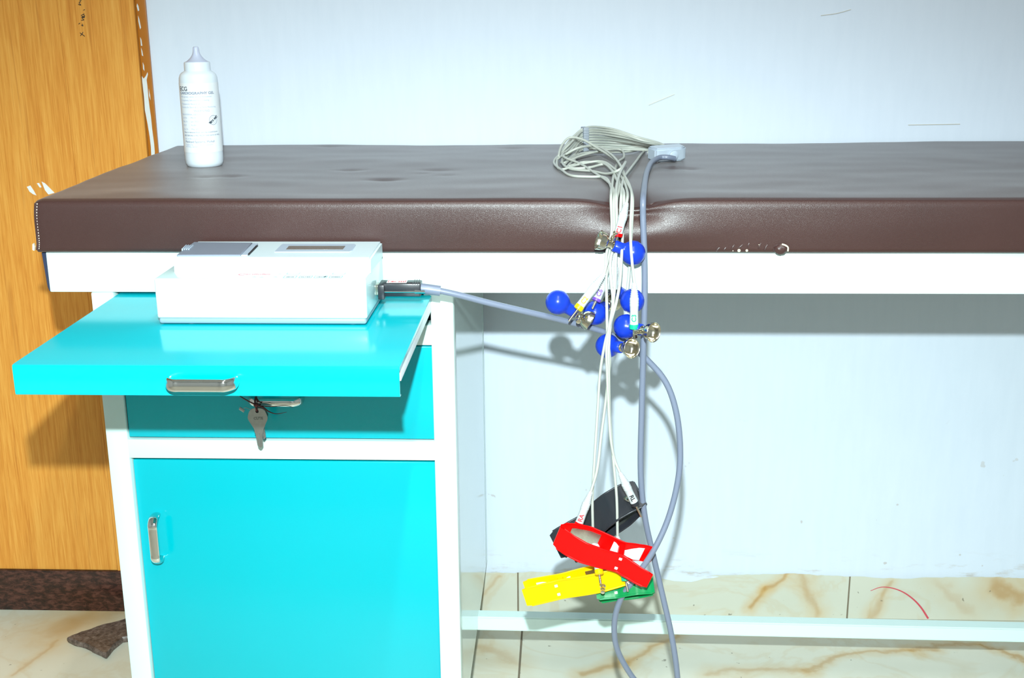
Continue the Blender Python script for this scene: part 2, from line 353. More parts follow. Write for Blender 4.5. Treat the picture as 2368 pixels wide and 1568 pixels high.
# paint lapping irregularly over the tile tops
bm = bmesh.new(); N = 420; rows = []
for i in range(N+1):
    x = XWOOD+.02+(RX1-XWOOD-.02)*i/N
    zb = .0935+.006*(noise.noise((x*5, 0, 1)))+.0035*noise.noise((x*23, 0, 5))+.0018*noise.noise((x*90, 0, 9))
    px_ = .0
    rows.append([bm.verts.new((x, YW-.0040, zb)), bm.verts.new((x, YW-.0046, zb+.002)), bm.verts.new((x, YW-.0046, .108)), bm.verts.new((x, YW-.00005, .52)), bm.verts.new((x, YW+.001, zb))])
for a, b in zip(rows, rows[1:]):
    for k in range(5): bm.faces.new((a[k], a[(k+1) % 5], b[(k+1) % 5], b[k]))
bm.faces.new(rows[0]); bm.faces.new(rows[-1][::-1])
link('paint_edge', from_bm(bm, 'paint_edge'), PLASTER, wall, smooth=50)
pm = [B(2012, 1364)+Vector((0, -.0042, 0))]+[B(u, v)+Vector((0, -.0042, 0)) for u, v in ((2035, 1356), (2058, 1357), (2085, 1366), (2110, 1383), (2128, 1402), (2145, 1428))]
tube('pen_mark', pm, lambda s: .0006+.0013*s, mat('red_pen', (.62, .07, .10), .5), bb, n=6, sx=1, sy=.25)
blob_later = [[(1500, 1322), (1600, 1324), (1632, 1330), (1662, 1334), (1650, 1337), (1628, 1338), (1612, 1343), (1598, 1346), (1560, 1344), (1530, 1338)]]
o = tube('smear', [B(1500, 243)+Vector((0, -.0004, 0)), B(1560, 218)+Vector((0, -.0004, 0))], .0008, mat('wall_smear', (.72, .74, .66), .6), wall, n=5)
tube('scratch', [B(1898, 36)+Vector((0, -.0004, 0)), B(1935, 31)+Vector((0, -.0004, 0)), B(1968, 22)+Vector((0, -.0004, 0))], .0006, mat('wall_scratch', (.60, .57, .50), .6), wall, n=5)
tube('scratch', [B(2100, 289)+Vector((0, -.0004, 0)), B(2220, 287)+Vector((0, -.0004, 0))], .0007, bpy.data.materials['wall_scratch'], wall, n=5)
# wood laminate partition with granite foot
part = empty('wall_partition', (XSEAM, YW, .0896)); tag(part, 'orange brown wood laminate panelling beside the white wall', 'wall', kind='structure')
box('wood_board', (RX0, YW-.010, .0896), (XSEAM-.0008, YW, CEIL), WOOD, part, bev=.0006, seg=1)
box('wood_board', (XSEAM, YW-.0125, .0896), (XWOOD, YW, CEIL), WOOD, part, bev=.0006, seg=1)
box('edge_strip', (XWOOD+.0008, YW-.006, .0896), (XWOOD+.0190, YW, CEIL), EDGE, part, bev=.001)
def blob(name, px, y, th, m, parent, jit=0):
    P = [onY(u, v, y) for u, v in px]; bm = bmesh.new()
    a = [bm.verts.new(p) for p in P]; b = [bm.verts.new(p+Vector((0, th, 0))) for p in P]; n = len(P)
    bm.faces.new(a); bm.faces.new(b[::-1])
    for k in range(n): bm.faces.new((a[k], b[k], b[(k+1) % n], a[(k+1) % n]))
    return link(name, from_bm(bm, name), m, parent)
for q in blob_later: blob('paint_lap', q, YW-.0048, .003, PLASTER, wall)
PEEL = mat('bare_plaster', (.66, .70, .70), .6, var=.06, vs=90)
YE = YW-.0066
blob('paint_chip', [(341, 167), (342, 172), (339, 185), (341, 200), (343, 225), (346, 250), (349, 270), (352, 300), (356, 330), (358, 352), (357, 362), (350, 364), (349, 340), (346, 315), (341, 285), (335, 255), (333, 225), (329, 190), (328, 176), (332, 182), (337, 176)], YE, .003, PEEL, part)
for ch in ([(317, 8), (320, 14), (322, 24), (319, 26), (316, 14)], [(319, 36), (322, 44), (326, 64), (324, 68), (320, 50)], [(324, 86), (327, 92), (329, 106), (326, 106)], [(326, 110), (329, 118), (331, 130), (328, 128)], [(330, 144), (333, 152), (334, 164), (331, 160)], [(344, 205), (347, 220), (348, 232), (345, 222)]):
    blob('paint_chip', ch, YE, .003, PEEL, part)
YB = YW-.0131
SM = mat('white_smear', (.78, .77, .76), .6)
for q in ([(62, 432), (70, 429), (78, 441), (84, 452), (76, 449), (68, 443)], [(85, 424), (90, 423), (96, 433), (92, 434)], [(96, 420), (104, 424), (116, 436), (126, 446), (112, 450), (104, 440)]):
    blob('paint_smear', [(u, v) for u, v in q], YW-.0108, .002, SM, part)
def ink(name, strokes, y, r, m, parent):
    bm = bmesh.new()
    for s in strokes: tube_bm(bm, catmull([onY(u, v, y) for u, v in s], 4), r, 5)
    return link(name, from_bm(bm, name), m, parent)
ink('handwriting', [[(185, 76), (196, 84)], [(186, 83), (190, 78), (192, 74)], [(182, 56), (185, 53)], [(188, 58), (192, 60), (190, 55)], [(188, 47), (194, 46), (189, 41), (196, 40), (188, 36), (195, 32)], [(189, 40), (196, 37), (193, 34)], [(193, 24), (196, 22)], [(181, 10), (187, 12), (183, 6), (187, 4)], [(184, 2), (188, 0), (185, -6)]], YW-.0128, .0006, BLACKI, part)
tag(box('baseboard_left', (RX0, YW-.016, 0), (XWOOD+.002, YW, .0896), GRANITE, bev=.001, origin=(RX0, YW, 0)), 'dark red brown granite skirting below the wood panelling', 'baseboard', kind='structure')
# unseen tube fixture with glowing tube, added to go with the ambient light
lt = thing('added_ceiling_fixture', (.75, -1.75, CEIL), 'white tube batten added unseen on the ceiling for ambient light', 'lamp')
box('housing', (.72, -2.95, CEIL-.05), (.78, -.55, CEIL), WHITE, lt)
em = NT('added_tube_glow'); em.set(Base_Color=(.9, .9, .9), Emission_Color=(.95, 1, .97), Emission_Strength=6.0)
tube('added_tube', [(.75, -2.92, CEIL-.078), (.75, -.58, CEIL-.078)], .013, em.m, lt, n=12)
for y in (-2.93, -.57): box('lamp_holder', (.735, y-.012, CEIL-.098), (.765, y+.012, CEIL-.048), WHITE, lt)
# ------------------------------------------------------------------ examination couch frame
couch = thing('examination_couch', (XR, 0, 0), 'white steel examination couch frame carrying the brown mattress', 'couch')
box('front_rail', (XR, 0, Z1), (XE, .03, ZR), WHITE, couch, bev=.002)
box('back_rail', (XR, YM-.04, Z1), (XE, YM-.008, ZR), WHITE, couch, bev=.002)
box('end_rail', (XE-.03, .03, Z1), (XE, YM-.04, ZR), WHITE, couch, bev=.002)
box('end_rail', (XR, .03, Z1), (XR+.03, YM-.04, ZR), WHITE, couch, bev=.002)
box('deck', (XR+.004, .004, ZR-.006), (XE-.004, YM-.01, ZR), DARKIN, couch, bev=0)
pl = [(XR-.0075, ZR-.001), (XR+.004, ZR-.001), (XR+.004, Z1-.0005), (XR-.0022, Z1-.0005), (XR-.0045, Z1+.006)]
prism('end_cap', pl, -.004, -.03, NAVY, couch, X=Matrix(((1, 0, 0, 0), (0, 0, -1, 0), (0, 1, 0, 0), (0, 0, 0, 1))), bev=.001)['label'] = 'dark navy end cap'
for y in (.0, YM-.044): box('leg', (XE-.036, y, 0), (XE, y+.036, Z1), WHITE, couch)
# lower stretcher
YL = .33
a, b = onY(1102, 1458, YL), onY(2366, 1486.5, YL); sl = (b.z-a.z)/(b.x-a.x)
za = a.z; x0, x1 = WC-.06, XE-.018
bm = bmesh.new(); rr = []
for x in (x0, x1):
    z = za+sl*(x-a.x); rr.append([bm.verts.new((x, YL+dy, z+dz)) for dy, dz in ((0, 0), (.0265, 0), (.0265, .0265), (0, .0265))])
for k in range(4): bm.faces.new((rr[0][k], rr[0][(k+1) % 4], rr[1][(k+1) % 4], rr[1][k]))
bm.faces.new(rr[0][::-1]); bm.faces.new(rr[1]); bmesh.ops.bevel(bm, geom=list(bm.edges), offset=.002, segments=2, affect='EDGES')
link('stretcher', from_bm(bm, 's'), mat('white_satin_enamel', (.62, .77, .74), .55, spec=.25, var=.02, vs=6), couch, smooth=40)
box('end_stretcher', (XE-.03, .036, rr and za+sl*(XE-a.x)), (XE-.006, YM-.044, za+sl*(XE-a.x)+.0265), WHITE, couch)
# ------------------------------------------------------------------ storage cabinet
cab = thing('storage_cabinet', (WC/2, .28, 0), 'white and teal steel storage cabinet under the couch head', 'cabinet')
PW = .0315; YB_ = .585
def post(x0, y0): box('post', (x0, y0, 0), (x0+PW, y0+PW, Z1), WHITE, cab, bev=.0025)
post(0, 0); post(WC-PW, 0)
for x0 in (0, WC-PW): box('rear_post', (x0, YB_-PW, ZP), (x0+PW, YB_, Z1), WHITE, cab, bev=.0025)
for x0 in (.06, WC-.13): box('rear_foot', (x0, YB_-.09, 0), (x0+PW, YB_-.09+PW, ZP+.004), WHITE, cab, bev=.0025)
for xa, xb in ((.0, .003), (WC-.0025, WC-.0003)):
    pr = box('side_panel', (xa, PW-.002, ZP), (xb, YB_-PW+.002, Z1), GLOSSW, cab, bev=.0004, seg=1)
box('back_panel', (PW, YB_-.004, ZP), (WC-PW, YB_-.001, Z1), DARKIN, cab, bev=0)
zc1a, zc1b = zf(753, 1015), zf(799, 1015); zc2a, zc2b = zf(1019.5, 700), zf(1063, 700)
def cross(za_, zb_): box('crossbar', (PW-.001, .0004, zb_), (WC-PW+.001, .03, za_), WHITE, cab, bev=.0012)
cross(zc1a, zc1b); cross(zc2a, zc2b)
box('bottom_panel', (.003, .004, ZP), (WC-.003, YB_-.01, ZP+.02), WHITE, cab)
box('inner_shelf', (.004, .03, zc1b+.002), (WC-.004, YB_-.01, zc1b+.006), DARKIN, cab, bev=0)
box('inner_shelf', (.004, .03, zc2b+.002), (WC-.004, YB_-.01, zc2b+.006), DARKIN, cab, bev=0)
def handle(p0, p1, out, wide, parent, proj=.024, hw=.0078, th=.0034):
    """D-shaped strip pull between feet p0 and p1 standing off along out"""
    p0, p1, out = Vector(p0), Vector(p1), Vector(out); ax = (p1-p0).normalized(); L = (p1-p0).length
    pts = [p0, p0+out*(proj*.38)-ax*(.0012), p0+out*(proj*.74)+ax*.0005, p0+out*proj+ax*.008, p0+out*proj+ax*.014, p0+out*proj+ax*L*.5, p1+out*proj-ax*.014, p1+out*proj-ax*.008, p1+out*(proj*.74)-ax*.0005, p1+out*(proj*.38)+ax*.0012, p1]
    P = catmull(pts, 8)
    bm = bmesh.new(); wd = Vector(wide)
    rings = []
    for i, p in enumerate(P):
        d = (P[min(i+1, len(P)-1)]-P[max(i-1, 0)]).normalized(); nrm = d.cross(wd).normalized()
        s = 1.0 if .12 < i/(len(P)-1) < .88 else .82+.18*min(i, len(P)-1-i)/(len(P)*.12)
        rings.append([bm.verts.new(p+wd*(math.cos(t_)*hw*s)+nrm*(math.sin(t_)*th)) for t_ in [2*math.pi*k/16 for k in range(16)]])
    for q, w in zip(rings, rings[1:]):
        for k in range(16): bm.faces.new((q[k], q[(k+1) % 16], w[(k+1) % 16], w[k]))
    bm.faces.new(rings[0]); bm.faces.new(rings[-1])
    h = link('handle', from_bm(bm, 'handle'), CHROME, parent, smooth=80); h['label'] = 'chrome pull handle'; return h
# pull-out shelf
sh = bpy.data.meshes.new('s')
bm = bmesh.new(); prof = [(.20, ZS-.0015), (.20, ZS), (-DS+.004, ZS), (-DS+.0012, ZS-.0006), (-DS, ZS-.003), (-DS, ZS2+.002), (-DS+.001, ZS2), (-DS+.008, ZS2-.0006), (-DS+.008, ZS2+.0008), (-DS+.0016, ZS2+.0024), (-DS+.0014, ZS-.004), (-DS+.005, ZS-.0015)]
aL = [bm.verts.new((XSL, y, z)) for y, z in prof]; aR = [bm.verts.new((XSR, y, z)) for y, z in prof]
for k in range(len(prof)): q = (k+1) % len(prof); bm.faces.new((aL[k], aL[q], aR[q], aR[k]))
bm.faces.new(aL); bm.faces.new(aR[::-1])
shelf = link('pull_out_shelf', from_bm(bm, 'shelf'), TEAL, cab, smooth=40); shelf['label'] = 'teal pull-out shelf'
box('side_lip', (XSR-.0018, -DS+.0008, ZS-.006), (XSR+.0004, .19, ZS-.0004), TEAL, shelf, bev=.0005, seg=1)
box('side_lip', (XSL-.0004, -DS+.0008, ZS-.006), (XSL+.0018, .19, ZS-.0004), TEAL, shelf, bev=.0005, seg=1)
SLIDE = mat('slide_white', (.68, .74, .78), .3)
box('slide_rail', (XSR-.004, -DS+.014, ZS-.021), (XSR-.0002, .19, ZS-.0055), SLIDE, shelf, bev=.0006)
box('slide_rail', (XSL+.0002, -DS+.014, ZS-.021), (XSL+.004, .19, ZS-.0055), SLIDE, shelf, bev=.0006)
zh = (onY(470, 893, -DS-.024).z)
handle((xf(400, 890, -DS), -DS+.001, zh), (xf(548, 890, -DS), -DS+.001, zh), (0, -1, 0), (0, 0, 1), shelf, hw=.0072)
# slide guide in the slot
gx0 = xf(992, 705)
prism('slide_guide', [(gx0-.0075, Z1-.001), (gx0+.0075, Z1-.001), (gx0+.0075, zf(716, 1000)), (gx0+.005, zf(721, 1000)), (gx0, zf(723, 1000)), (gx0-.005, zf(721, 1000)), (gx0-.0075, zf(716, 1000))], -.004, -.16, WHITE, cab, X=Matrix(((1, 0, 0, 0), (0, 0, -1, 0), (0, 1, 0, 0), (0, 0, 0, 1))), bev=.0006)
# drawer
xd0, xd1 = xf(294, 980), xf(1005, 900); zd0, zd1 = zf(1015.5, 700), zf(803, 990)
dr = box('drawer', (xd0, .003, zd0), (xd1, .021, zd1), TEAL, cab, bev=.0016)
boxes('drawer_box', [((xd0+.01, .021, zd0+.012), (xd0+.014, .46, zd1-.02)), ((xd1-.014, .021, zd0+.012), (xd1-.010, .46, zd1-.02)), ((xd0+.01, .456, zd0+.012), (xd1-.01, .46, zd1-.02)), ((xd0+.01, .021, zd0+.012), (xd1-.01, .46, zd0+.015))], SLIDE, dr, bev=0)
box('drawer_slide', (xd1-.004, .024, (zd0+zd1)/2-.02), (WC-PW+.004, .44, (zd0+zd1)/2+.02), NICKEL, cab, bev=.001)
zdh = onY(640, 931, -.021).z
hx0, hx1 = xf(585, 930, 0), xf(699, 930, 0)
handle((hx0, .004, zdh), (hx1, .004, zdh), (0, -1, 0), (0, 0, 1), dr, hw=.0062, proj=.025)
# door
xo0, xo1 = xf(307, 1066, .009), xf(1012, 1070, .009); zo1 = zf(1066, 700, .009)
door = box('door', (xo0, .009, ZP+.01), (xo1, .026, zo1), TEAL, cab, bev=.0022)
hz1, hz0 = onY(358, 1206, -.016).z, onY(364, 1306, -.016).z; hxx = onY(355, 1260, -.016).x
handle((hxx, .0105, hz0), (hxx, .0105, hz1), (0, -1, 0), (1, 0, 0), door, hw=.0070)
lathe('hinge_pin', [(.0, 0), (.003, 0), (.003, .05), (0, .05)], NICKEL, door, n=10, X=Matrix.Translation((xo1+.003, .012, zo1-.12)))
# ------------------------------------------------------------------ mattress
mt_o = Vector((XMF, 0, ZR))
YF = -.0082; RC = .011
prof = []
for k in range(3): prof.append((.02-(.02)*k/2+YF*k/2+.0*k, ZR+.0006))
prof[-1] = (YF+.003, ZR+.0006)
NF = 14
for k in range(NF+1): prof.append((YF, ZR+.003+(ZM-RC-ZR-.003)*k/NF))
for k in range(1, 7): a_ = math.pi/2*k/6; prof.append((YF+RC-RC*math.cos(a_), ZM-RC+RC*math.sin(a_)))
NTOP = 64
for k in range(1, NTOP): prof.append((YF+RC+(YM-RC-YF-RC)*(k/NTOP)**1.25, ZM))
for k in range(0, 6): a_ = math.pi/2*k/5; prof.append((YM-RC+RC*math.sin(a_), ZM-RC+RC*math.cos(a_)))
for k in range(1, 5): prof.append((YM, ZM-RC-(ZM-RC-ZR)*k/4))
xs = []; x = XMF
dipx = onY(1462, 470, YF).x
while x < XE+.02:
    xs.append(x); x += .0035 if abs(x-dipx) < .13 else (.003 if x < XMF+.02 else .008)
DENTS = [(x_.x, x_.y, a_, b_) for x_, a_, b_ in [(onZ(u, v, ZM), a_, b_) for u, v, a_, b_ in ((475, 411, .016, .0022), (537, 409, .018, .0026), (811, 393, .022, .0024), (890, 414, .024, .0034), (1010, 393, .024, .002), (762, 339, .022, .002), (1185, 343, .022, .002), (978, 401, .012, .0012), (1035, 405, .012, .0012), (1560, 388, .016, .003), (1600, 390, .012, .002))]]
bm = bmesh.new(); rows = []
for i, x in enumerate(xs):
    row = []
    e = min(1.0, (x-XMF)/.010)
    for (y, z) in prof:
        Y, Z, X_ = y, z, x
        top = max(0.0, min(1.0, (z-(ZM-.03))/.03)); fr = math.exp(-max(0, y-YF)/.03)
        g = math.exp(-((x-dipx)/.040)**2); g2 = math.exp(-((x-dipx)/.085)**2)
        Z -= .016*g*top*math.exp(-(max(0, y-YF)/.045)**1.5)
        if y <= YF+RC+.001:
            hrel = (z-ZR)/(ZM-ZR)
            Y += .012*g*math.exp(-((hrel-.78)/.22)**2)-.0035*g2*math.exp(-((hrel-.35)/.25)**2)
            Y += .0015*noise.noise((x*6, z*12, 3))-.003*math.sin(math.pi*min(1, hrel))*.6
        if z > ZM-.002:
            w = min(1, max(0, (y-YF)/.05))
            Z += w*(.0022*noise.noise((x*4, y*6, 0))+.0009*noise.noise((x*11, y*20, 4)))
            Z += .006*max(0, (x-.9)/.6)*max(0, y/YM)*.55
            Z -= .0015*math.exp(-max(0, y-YF)/.02)
            for dx, dy, wd, dp in DENTS:
                q = ((x-dx)/wd)**2+((y-dy)/.010)**2
                if q < 6: Z -= dp*math.exp(-q)
        if y > YM-.05: Y += .003*noise.noise((x*5, 7, 0))*(1 if y > YM-.012 else .3)
        Y = min(Y, YW-.003)
        if e < 1:   # left end: rounded inwards a little, seam bulge at the bottom
            cy = .28; cz = (ZR+ZM)/2; k = (1-e)
            Z = Z-k*k*.0025*top
            Y = Y+(cy-Y)*k*k*.004
        row.append(bm.verts.new((X_-(.0035*(1-(z-ZR)/(ZM-ZR))**2 if i < 2 else 0), Y, Z)))
    rows.append(row)
NP = len(prof)
for a, b in zip(rows, rows[1:]):
    for k in range(NP): bm.faces.new((a[k], a[(k+1) % NP], b[(k+1) % NP], b[k]))
bm.faces.new(rows[0]); bm.faces.new(rows[-1][::-1])
mattress = thing('mattress', mt_o, 'dark brown leatherette mattress lying on the white couch', 'mattress')
cover = link('cover', from_bm(bm, 'cover'), LEATHER, mattress, smooth=50)
sp = [(86, 470), (85, 490), (86, 510), (88, 530), (90, 550), (91, 565), (90, 578)]
SPTS = catmull([onY(u, v, YF-.0012) for u, v in sp], 6)
tube('seam', [onY(u-3, v, YF+.001) for u, v in sp], .0022, LEATHER, mattress, n=8)
bm = bmesh.new()
for a, b in zip(SPTS[::2], SPTS[1::2]): tube_bm(bm, [a, a.lerp(b, .5), b], .0006, 5)
link('stitching', from_bm(bm, 'st'), STITCH, mattress)
blob('foam_scrap', [(75, 565), (77, 563), (80, 572), (79, 580), (75, 578)], YF+.004, .004, FOAM, mattress)
# torn spot at lower front edge
fp = []
bm = bmesh.new(); bmesh.ops.create_icosphere(bm, subdivisions=3, radius=1)
tc = onY(1806, 576, YF-.002)
for v in bm.verts:
    n_ = 1+.25*noise.noise(v.co*2.1); v.co = Vector((v.co.x*.0095*n_, v.co.y*.0050*n_, v.co.z*.0072*n_))+tc
link('torn_flap', from_bm(bm, 'tf'), LEATHER, mattress, smooth=60)
tube('torn_edge', [onY(u, v, YF-.0052) for u, v in ((1808, 565), (1815, 567), (1822, 572), (1822, 581))], .0012, FOAM, mattress, n=6)
for u, v, r_ in ((1709, 579.5, .0022), (1727, 579.5, .0018), (1695, 580, .0007), (1755, 566, .0006)):
    bm = bmesh.new(); bmesh.ops.create_icosphere(bm, subdivisions=2, radius=r_); c0 = onY(u, v, YF-.0005)
    for w in bm.verts: w.co += c0
    link('foam_speck', from_bm(bm, 'fs'), FOAM, mattress, smooth=60)
for (u0, v0, u1, v1) in ((1656, 581, 1664, 572), (1674, 580, 1678, 572), (1692, 576, 1698, 566), (1708, 574, 1717, 566), (1729, 572, 1732, 562), (1754, 574, 1760, 562), (1768, 580, 1774, 566)):
    tube('wrinkle', [onY(u0, v0, YF-.0002), onY((u0+u1)/2-1, (v0+v1)/2, YF-.0004), onY(u1, v1, YF)], .0011, LEATHER, mattress, n=6)
# ------------------------------------------------------------------ electrocardiograph on the pull-out shelf
YF0, YA, YBK = -.157, -.12, -.0175
ZC, ZT, ZG = .8717, .8899, .8218
EX0, EX1 = .1452, .4083
ecg = thing('electrocardiograph', ((EX0+EX1)/2, -.09, ZS), 'white portable electrocardiograph standing on the teal pull-out shelf', 'medical device')
box('base', (EX0+.0015, YF0+.001, ZS+.0015), (EX1-.0015, YBK-.001, ZG), BASEG, ecg, bev=.003, seg=3)
MACHG = mat('machine_gloss_white', (.56, .73, .73), .14)
box('body', (EX0, YF0, ZG-.0008), (EX1, YBK, ZC), MACHG, ecg, bev=.0028, seg=3)
YZ = Matrix(((0, 0, 1, 0), (1, 0, 0, 0), (0, 1, 0, 0), (0, 0, 0, 1)))
prism('upper_housing', [(YA-.004, ZC-.003), (YA-.0005, ZT-.003), (YA+.003, ZT), (YBK, ZT+.0012), (YBK, ZC-.003)], .1598, EX1+.0006, MACH2, ecg, X=YZ, bev=.0024)
for fx in (EX0+.04, EX1-.02):
    for fy in (YF0+.012, YBK-.014): lathe('foot', [(0, 0), (.005, 0), (.005, .002), (0, .002)], GREYP, ecg, n=12, X=Matrix.Translation((fx, fy, ZS)))
def zt(y): return ZT+.0012*(y-YA)/(YBK-YA)
def topslab(name, px, th, m, parent, z=ZT+.0006, bev=.0004):
    P = [onZ(u, v, z) for u, v in px]; bm = bmesh.new()
    b = [bm.verts.new((p.x, p.y, zt(p.y)-.001)) for p in P]; a = [bm.verts.new((p.x, p.y, zt(p.y)+th)) for p in P]; n = len(P)
    bm.faces.new(a); bm.faces.new(b[::-1])
    for k in range(n): bm.faces.new((a[k], b[k], b[(k+1) % n], a[(k+1) % n]))
    if bev: bmesh.ops.bevel(bm, geom=list(bm.edges), offset=bev, segments=1, affect='EDGES')
    return link(name, from_bm(bm, name), m, parent, smooth=40)
lid = topslab('paper_lid', [(409, 591), (449, 563), (584, 564.5), (556, 591)], .0016, GREYP, ecg); lid['label'] = 'dark grey paper compartment lid'
topslab('lid_release', [(557, 591), (584.6, 565), (597, 566), (589, 575), (572, 591)], .0014, PALEG, lid)
topslab('paper_slot', [(573, 590), (592, 571), (597, 570), (576, 590)], .0018, BLACKI, ecg, bev=0)
for k in range(4): topslab('grip_ridge', [(420+5*k, 580), (430+5.2*k, 571), (433+5.2*k, 571), (423+5*k, 580)], .0028, PALEG, lid, bev=.0002)
dsp = topslab('display', [(634, 583), (650, 568), (654, 566), (820, 566), (823, 568), (815, 580), (808, 583)], .0009, PALEG, ecg)
topslab('screen', [(661, 578.5), (668, 571), (799, 571), (793, 578.5)], .0012, LCD, dsp, bev=.0002)['label'] = 'narrow dark display window'
FL = Matrix.Identity(4)
def strip(u, v): return onZ(u, v, ZC+.0002)
pa, pb, pc, pd = strip(520, 644), strip(540, 628), strip(824, 626), strip(812, 644)
bm = bmesh.new(); q = [bm.verts.new(Vector((p.x, min(max(p.y, YF0+.003), YA-.005), ZC+.0001*k))) for k in (1, 4) for p in (pa, pb, pc, pd)]
bm.faces.new(q[4:]); 
for k in range(4): bm.faces.new((q[k], q[(k+1) % 4], q[4+(k+1) % 4], q[4+k]))
keyp = link('keypad', from_bm(bm, 'keypad'), mat('keypad_film', (.70, .78, .84), .35), ecg)
def flat(u, v, dz=.0006): p = onZ(u, v, ZC+dz); return Matrix.Translation((p.x, p.y, ZC+dz))
text('brand_print', 'C', .013, INKS['pink'], keyp, flat(548, 636.5), 'LEFT', bold=.0003)
text('brand_print', 'ardiofax', .0082, INKS['pink'], keyp, flat(567, 635), 'LEFT', bold=.0002, xs=1.18)
def key(u, v, w, lbl):
    p = onZ(u, v, ZC+.0006); w_, d_ = w, .011
    me = shape2d([[(0, 0), (w_, 0), (w_, d_), (0, d_)], [(.0005, .0005), (w_-.0005, .0005), (w_-.0005, d_-.0005), (.0005, d_-.0005)]], .0001); me.transform(Matrix.Translation((p.x, p.y, ZC+.0006)))
    k = link('key_outline', me, INKS['teal'], keyp)
    if lbl: text('key_print', lbl, .0042, INKS['dark'], keyp, Matrix.Translation((p.x+w_/2, p.y+.0038, ZC+.0006)), 'CENTER')
for u, l in ((654, 'SENS'), (690, 'FILTER'), (725, 'LEAD'), (760, 'SPEED')): key(u, 642.5, .0158, l)
for u, w in ((662, .0158), (768, .0158)): key(u, 634, w, None)
p = onZ(748, 641, ZC+.0006); prism('key_mark', [(0, 0), (.002, .0), (.003, .005), (.001, .005)], 0, .0002, BLACKI, keyp, X=Matrix.Translation((p.x, p.y, ZC+.0006)))
ink_s = [[(-.0015, 0), (.0, .002), (.002, .001)], [(0, 0), (.003, 0)]]
for u, v, s in ((583, 641, 'IEC'), (600, 642, 'II'), (632, 641, 'AC'), (642, 634, 'DC')):
    p = onZ(u, v, ZC+.0006); prism('key_mark', [(0, 0), (.005, 0), (.005, .0012), (.002, .004), (0, .0014)], 0, .0002, INKS['pale'], keyp, X=Matrix.Translation((p.x, p.y, ZC+.0006)))
# ------------------------------------------------------------------ patient cable: plug, trunk, yoke, ten leads
pc_ = thing('patient_cable', onZ(1548, 376, ZM), 'grey cable with black plug, junction box and ten white leads', 'cable')
yp0, yp1 = -.083, -.058
xa, xb = EX1+.003, onY(972, 672, yp0).x
zt_, zb_ = onY(920, 657, yp0).z, onY(920, 690, yp0).z
plug = box('plug', (xa+.004, yp0+.002, zb_+.0015), (xb, yp1, zt_), BLACKP, pc_, bev=.0016); plug['label'] = 'black multi-pin plug'
box('plug_flange', (xa, yp0-.004, zb_-.001), (xa+.0085, yp1+.004, zt_-.001), BLACKP, plug, bev=.001)
box('plug_shell', (EX1-.001, yp0+.003, zb_+.003), (xa+.001, yp1-.003, zt_-.003), NICKEL, plug, bev=.0008)
for yy in (yp0-.0015, yp1+.0025):
    zz = (zt_+zb_)/2-.0005
    tube('thumbscrew', [(xa+.008, yy, zz), (xb-.006, yy, zz)], .0013, CHROME, plug, n=10); tube('screw_head', [(xb-.007, yy, zz), (xb+.006, yy, zz)], .0022, CHROME, plug, n=12)
stk = box('sticker', (xa+.010, yp0+.007, zt_-.0002), (xa+.036, yp1-.004, zt_+.0003), STKR, plug, bev=0)
boxes('sticker_print', [((xa+.0115, yp0+.0085, zt_), (xa+.0122, yp1-.006, zt_+.0005)), ((xa+.0335, yp0+.0085, zt_), (xa+.0342, yp1-.006, zt_+.0005))]+[((xa+.025+i*.0028, yp0+.009+j*.0025, zt_), (xa+.0268+i*.0028, yp0+.010+j*.0025, zt_+.0005)) for i in range(3) for j in range(3)], INKS['red'], plug, bev=0)
prism('sticker_arrow', [(0, .003), (.004, 0), (.004, .002), (.008, .002), (.008, .004), (.004, .004), (.004, .006)], 0, .0005, INKS['red'], plug, X=Matrix.Translation((xa+.014, yp0+.0095, zt_)))
boxes('grip_rib', [((xb-.010+.003*k, yp0+.0015, zt_-.001), (xb-.0092+.003*k, yp1, zt_+.0006)) for k in range(3)], BLACKP, plug, bev=0)
def FP(L): return [onY(u, v, y) for u, v, y in L]
ps0 = Vector((xb-.002, (yp0+yp1)/2, (zt_+zb_)/2+.001))
tube('strain_relief', [ps0, onY(990, 669, -.0705), onY(1018, 673, -.069)], .0068, CABLE, plug, n=16)
tr = [ps0]+FP([(990, 669, -.0705), (1018, 673, -.069), (1060, 682, -.066), (1120, 698, -.06), (1200, 717, -.05), (1310, 743, -.028), (1400, 769, -.012), (1450, 795, -.008), (1500, 836, -.008), (1540, 885, -.01), (1563, 950, -.014), (1573, 1040, -.018), (1568, 1110, -.022), (1545, 1200, -.030), (1512, 1272, -.040), (1470, 1335, -.043), (1438, 1380, -.040), (1422, 1430, -.032), (1424, 1490, -.022), (1446, 1540, -.012), (1480, 1585, -.004), (1530, 1615, .0), (1566, 1610, -.006), (1566, 1560, -.012), (1553, 1470, -.014), (1534, 1385, -.013), (1513, 1295, -.010), (1492, 1200, -.011), (1482, 1100, -.014), (1484, 950, -.017), (1488, 800, -.019), (1491, 650, -.020), (1489, 560, -.0185), (1487, 500, -.0165), (1487, 466, -.0145)])
tr += [onZ(u, v, ZM+h_) for u, v, h_ in ((1489, 440, .0045), (1492, 415, .005), (1498, 392, .006), (1510, 373, .009), (1528, 364, .012), (1545, 364, .012), (1560, 367, .009))]
tube('trunk_cable', tr, .0042, CABLE, pc_, n=14, steps=7)
F0 = onZ(1517, 377, ZM); yx = Vector((math.cos(.42), math.sin(.42), 0.02)).normalized(); Xk = frame(F0, yx, z=(-.05, -.12, 1))
yoke = prism('junction_box', [(0, .004), (.003, 0), (.046, 0), (.058, .008), (.060, .030), (.056, .033), (.004, .033), (0, .030)], 0, .0205, YOKE, pc_, X=Xk, bev=.0022); yoke['label'] = 'pale grey lead junction box'
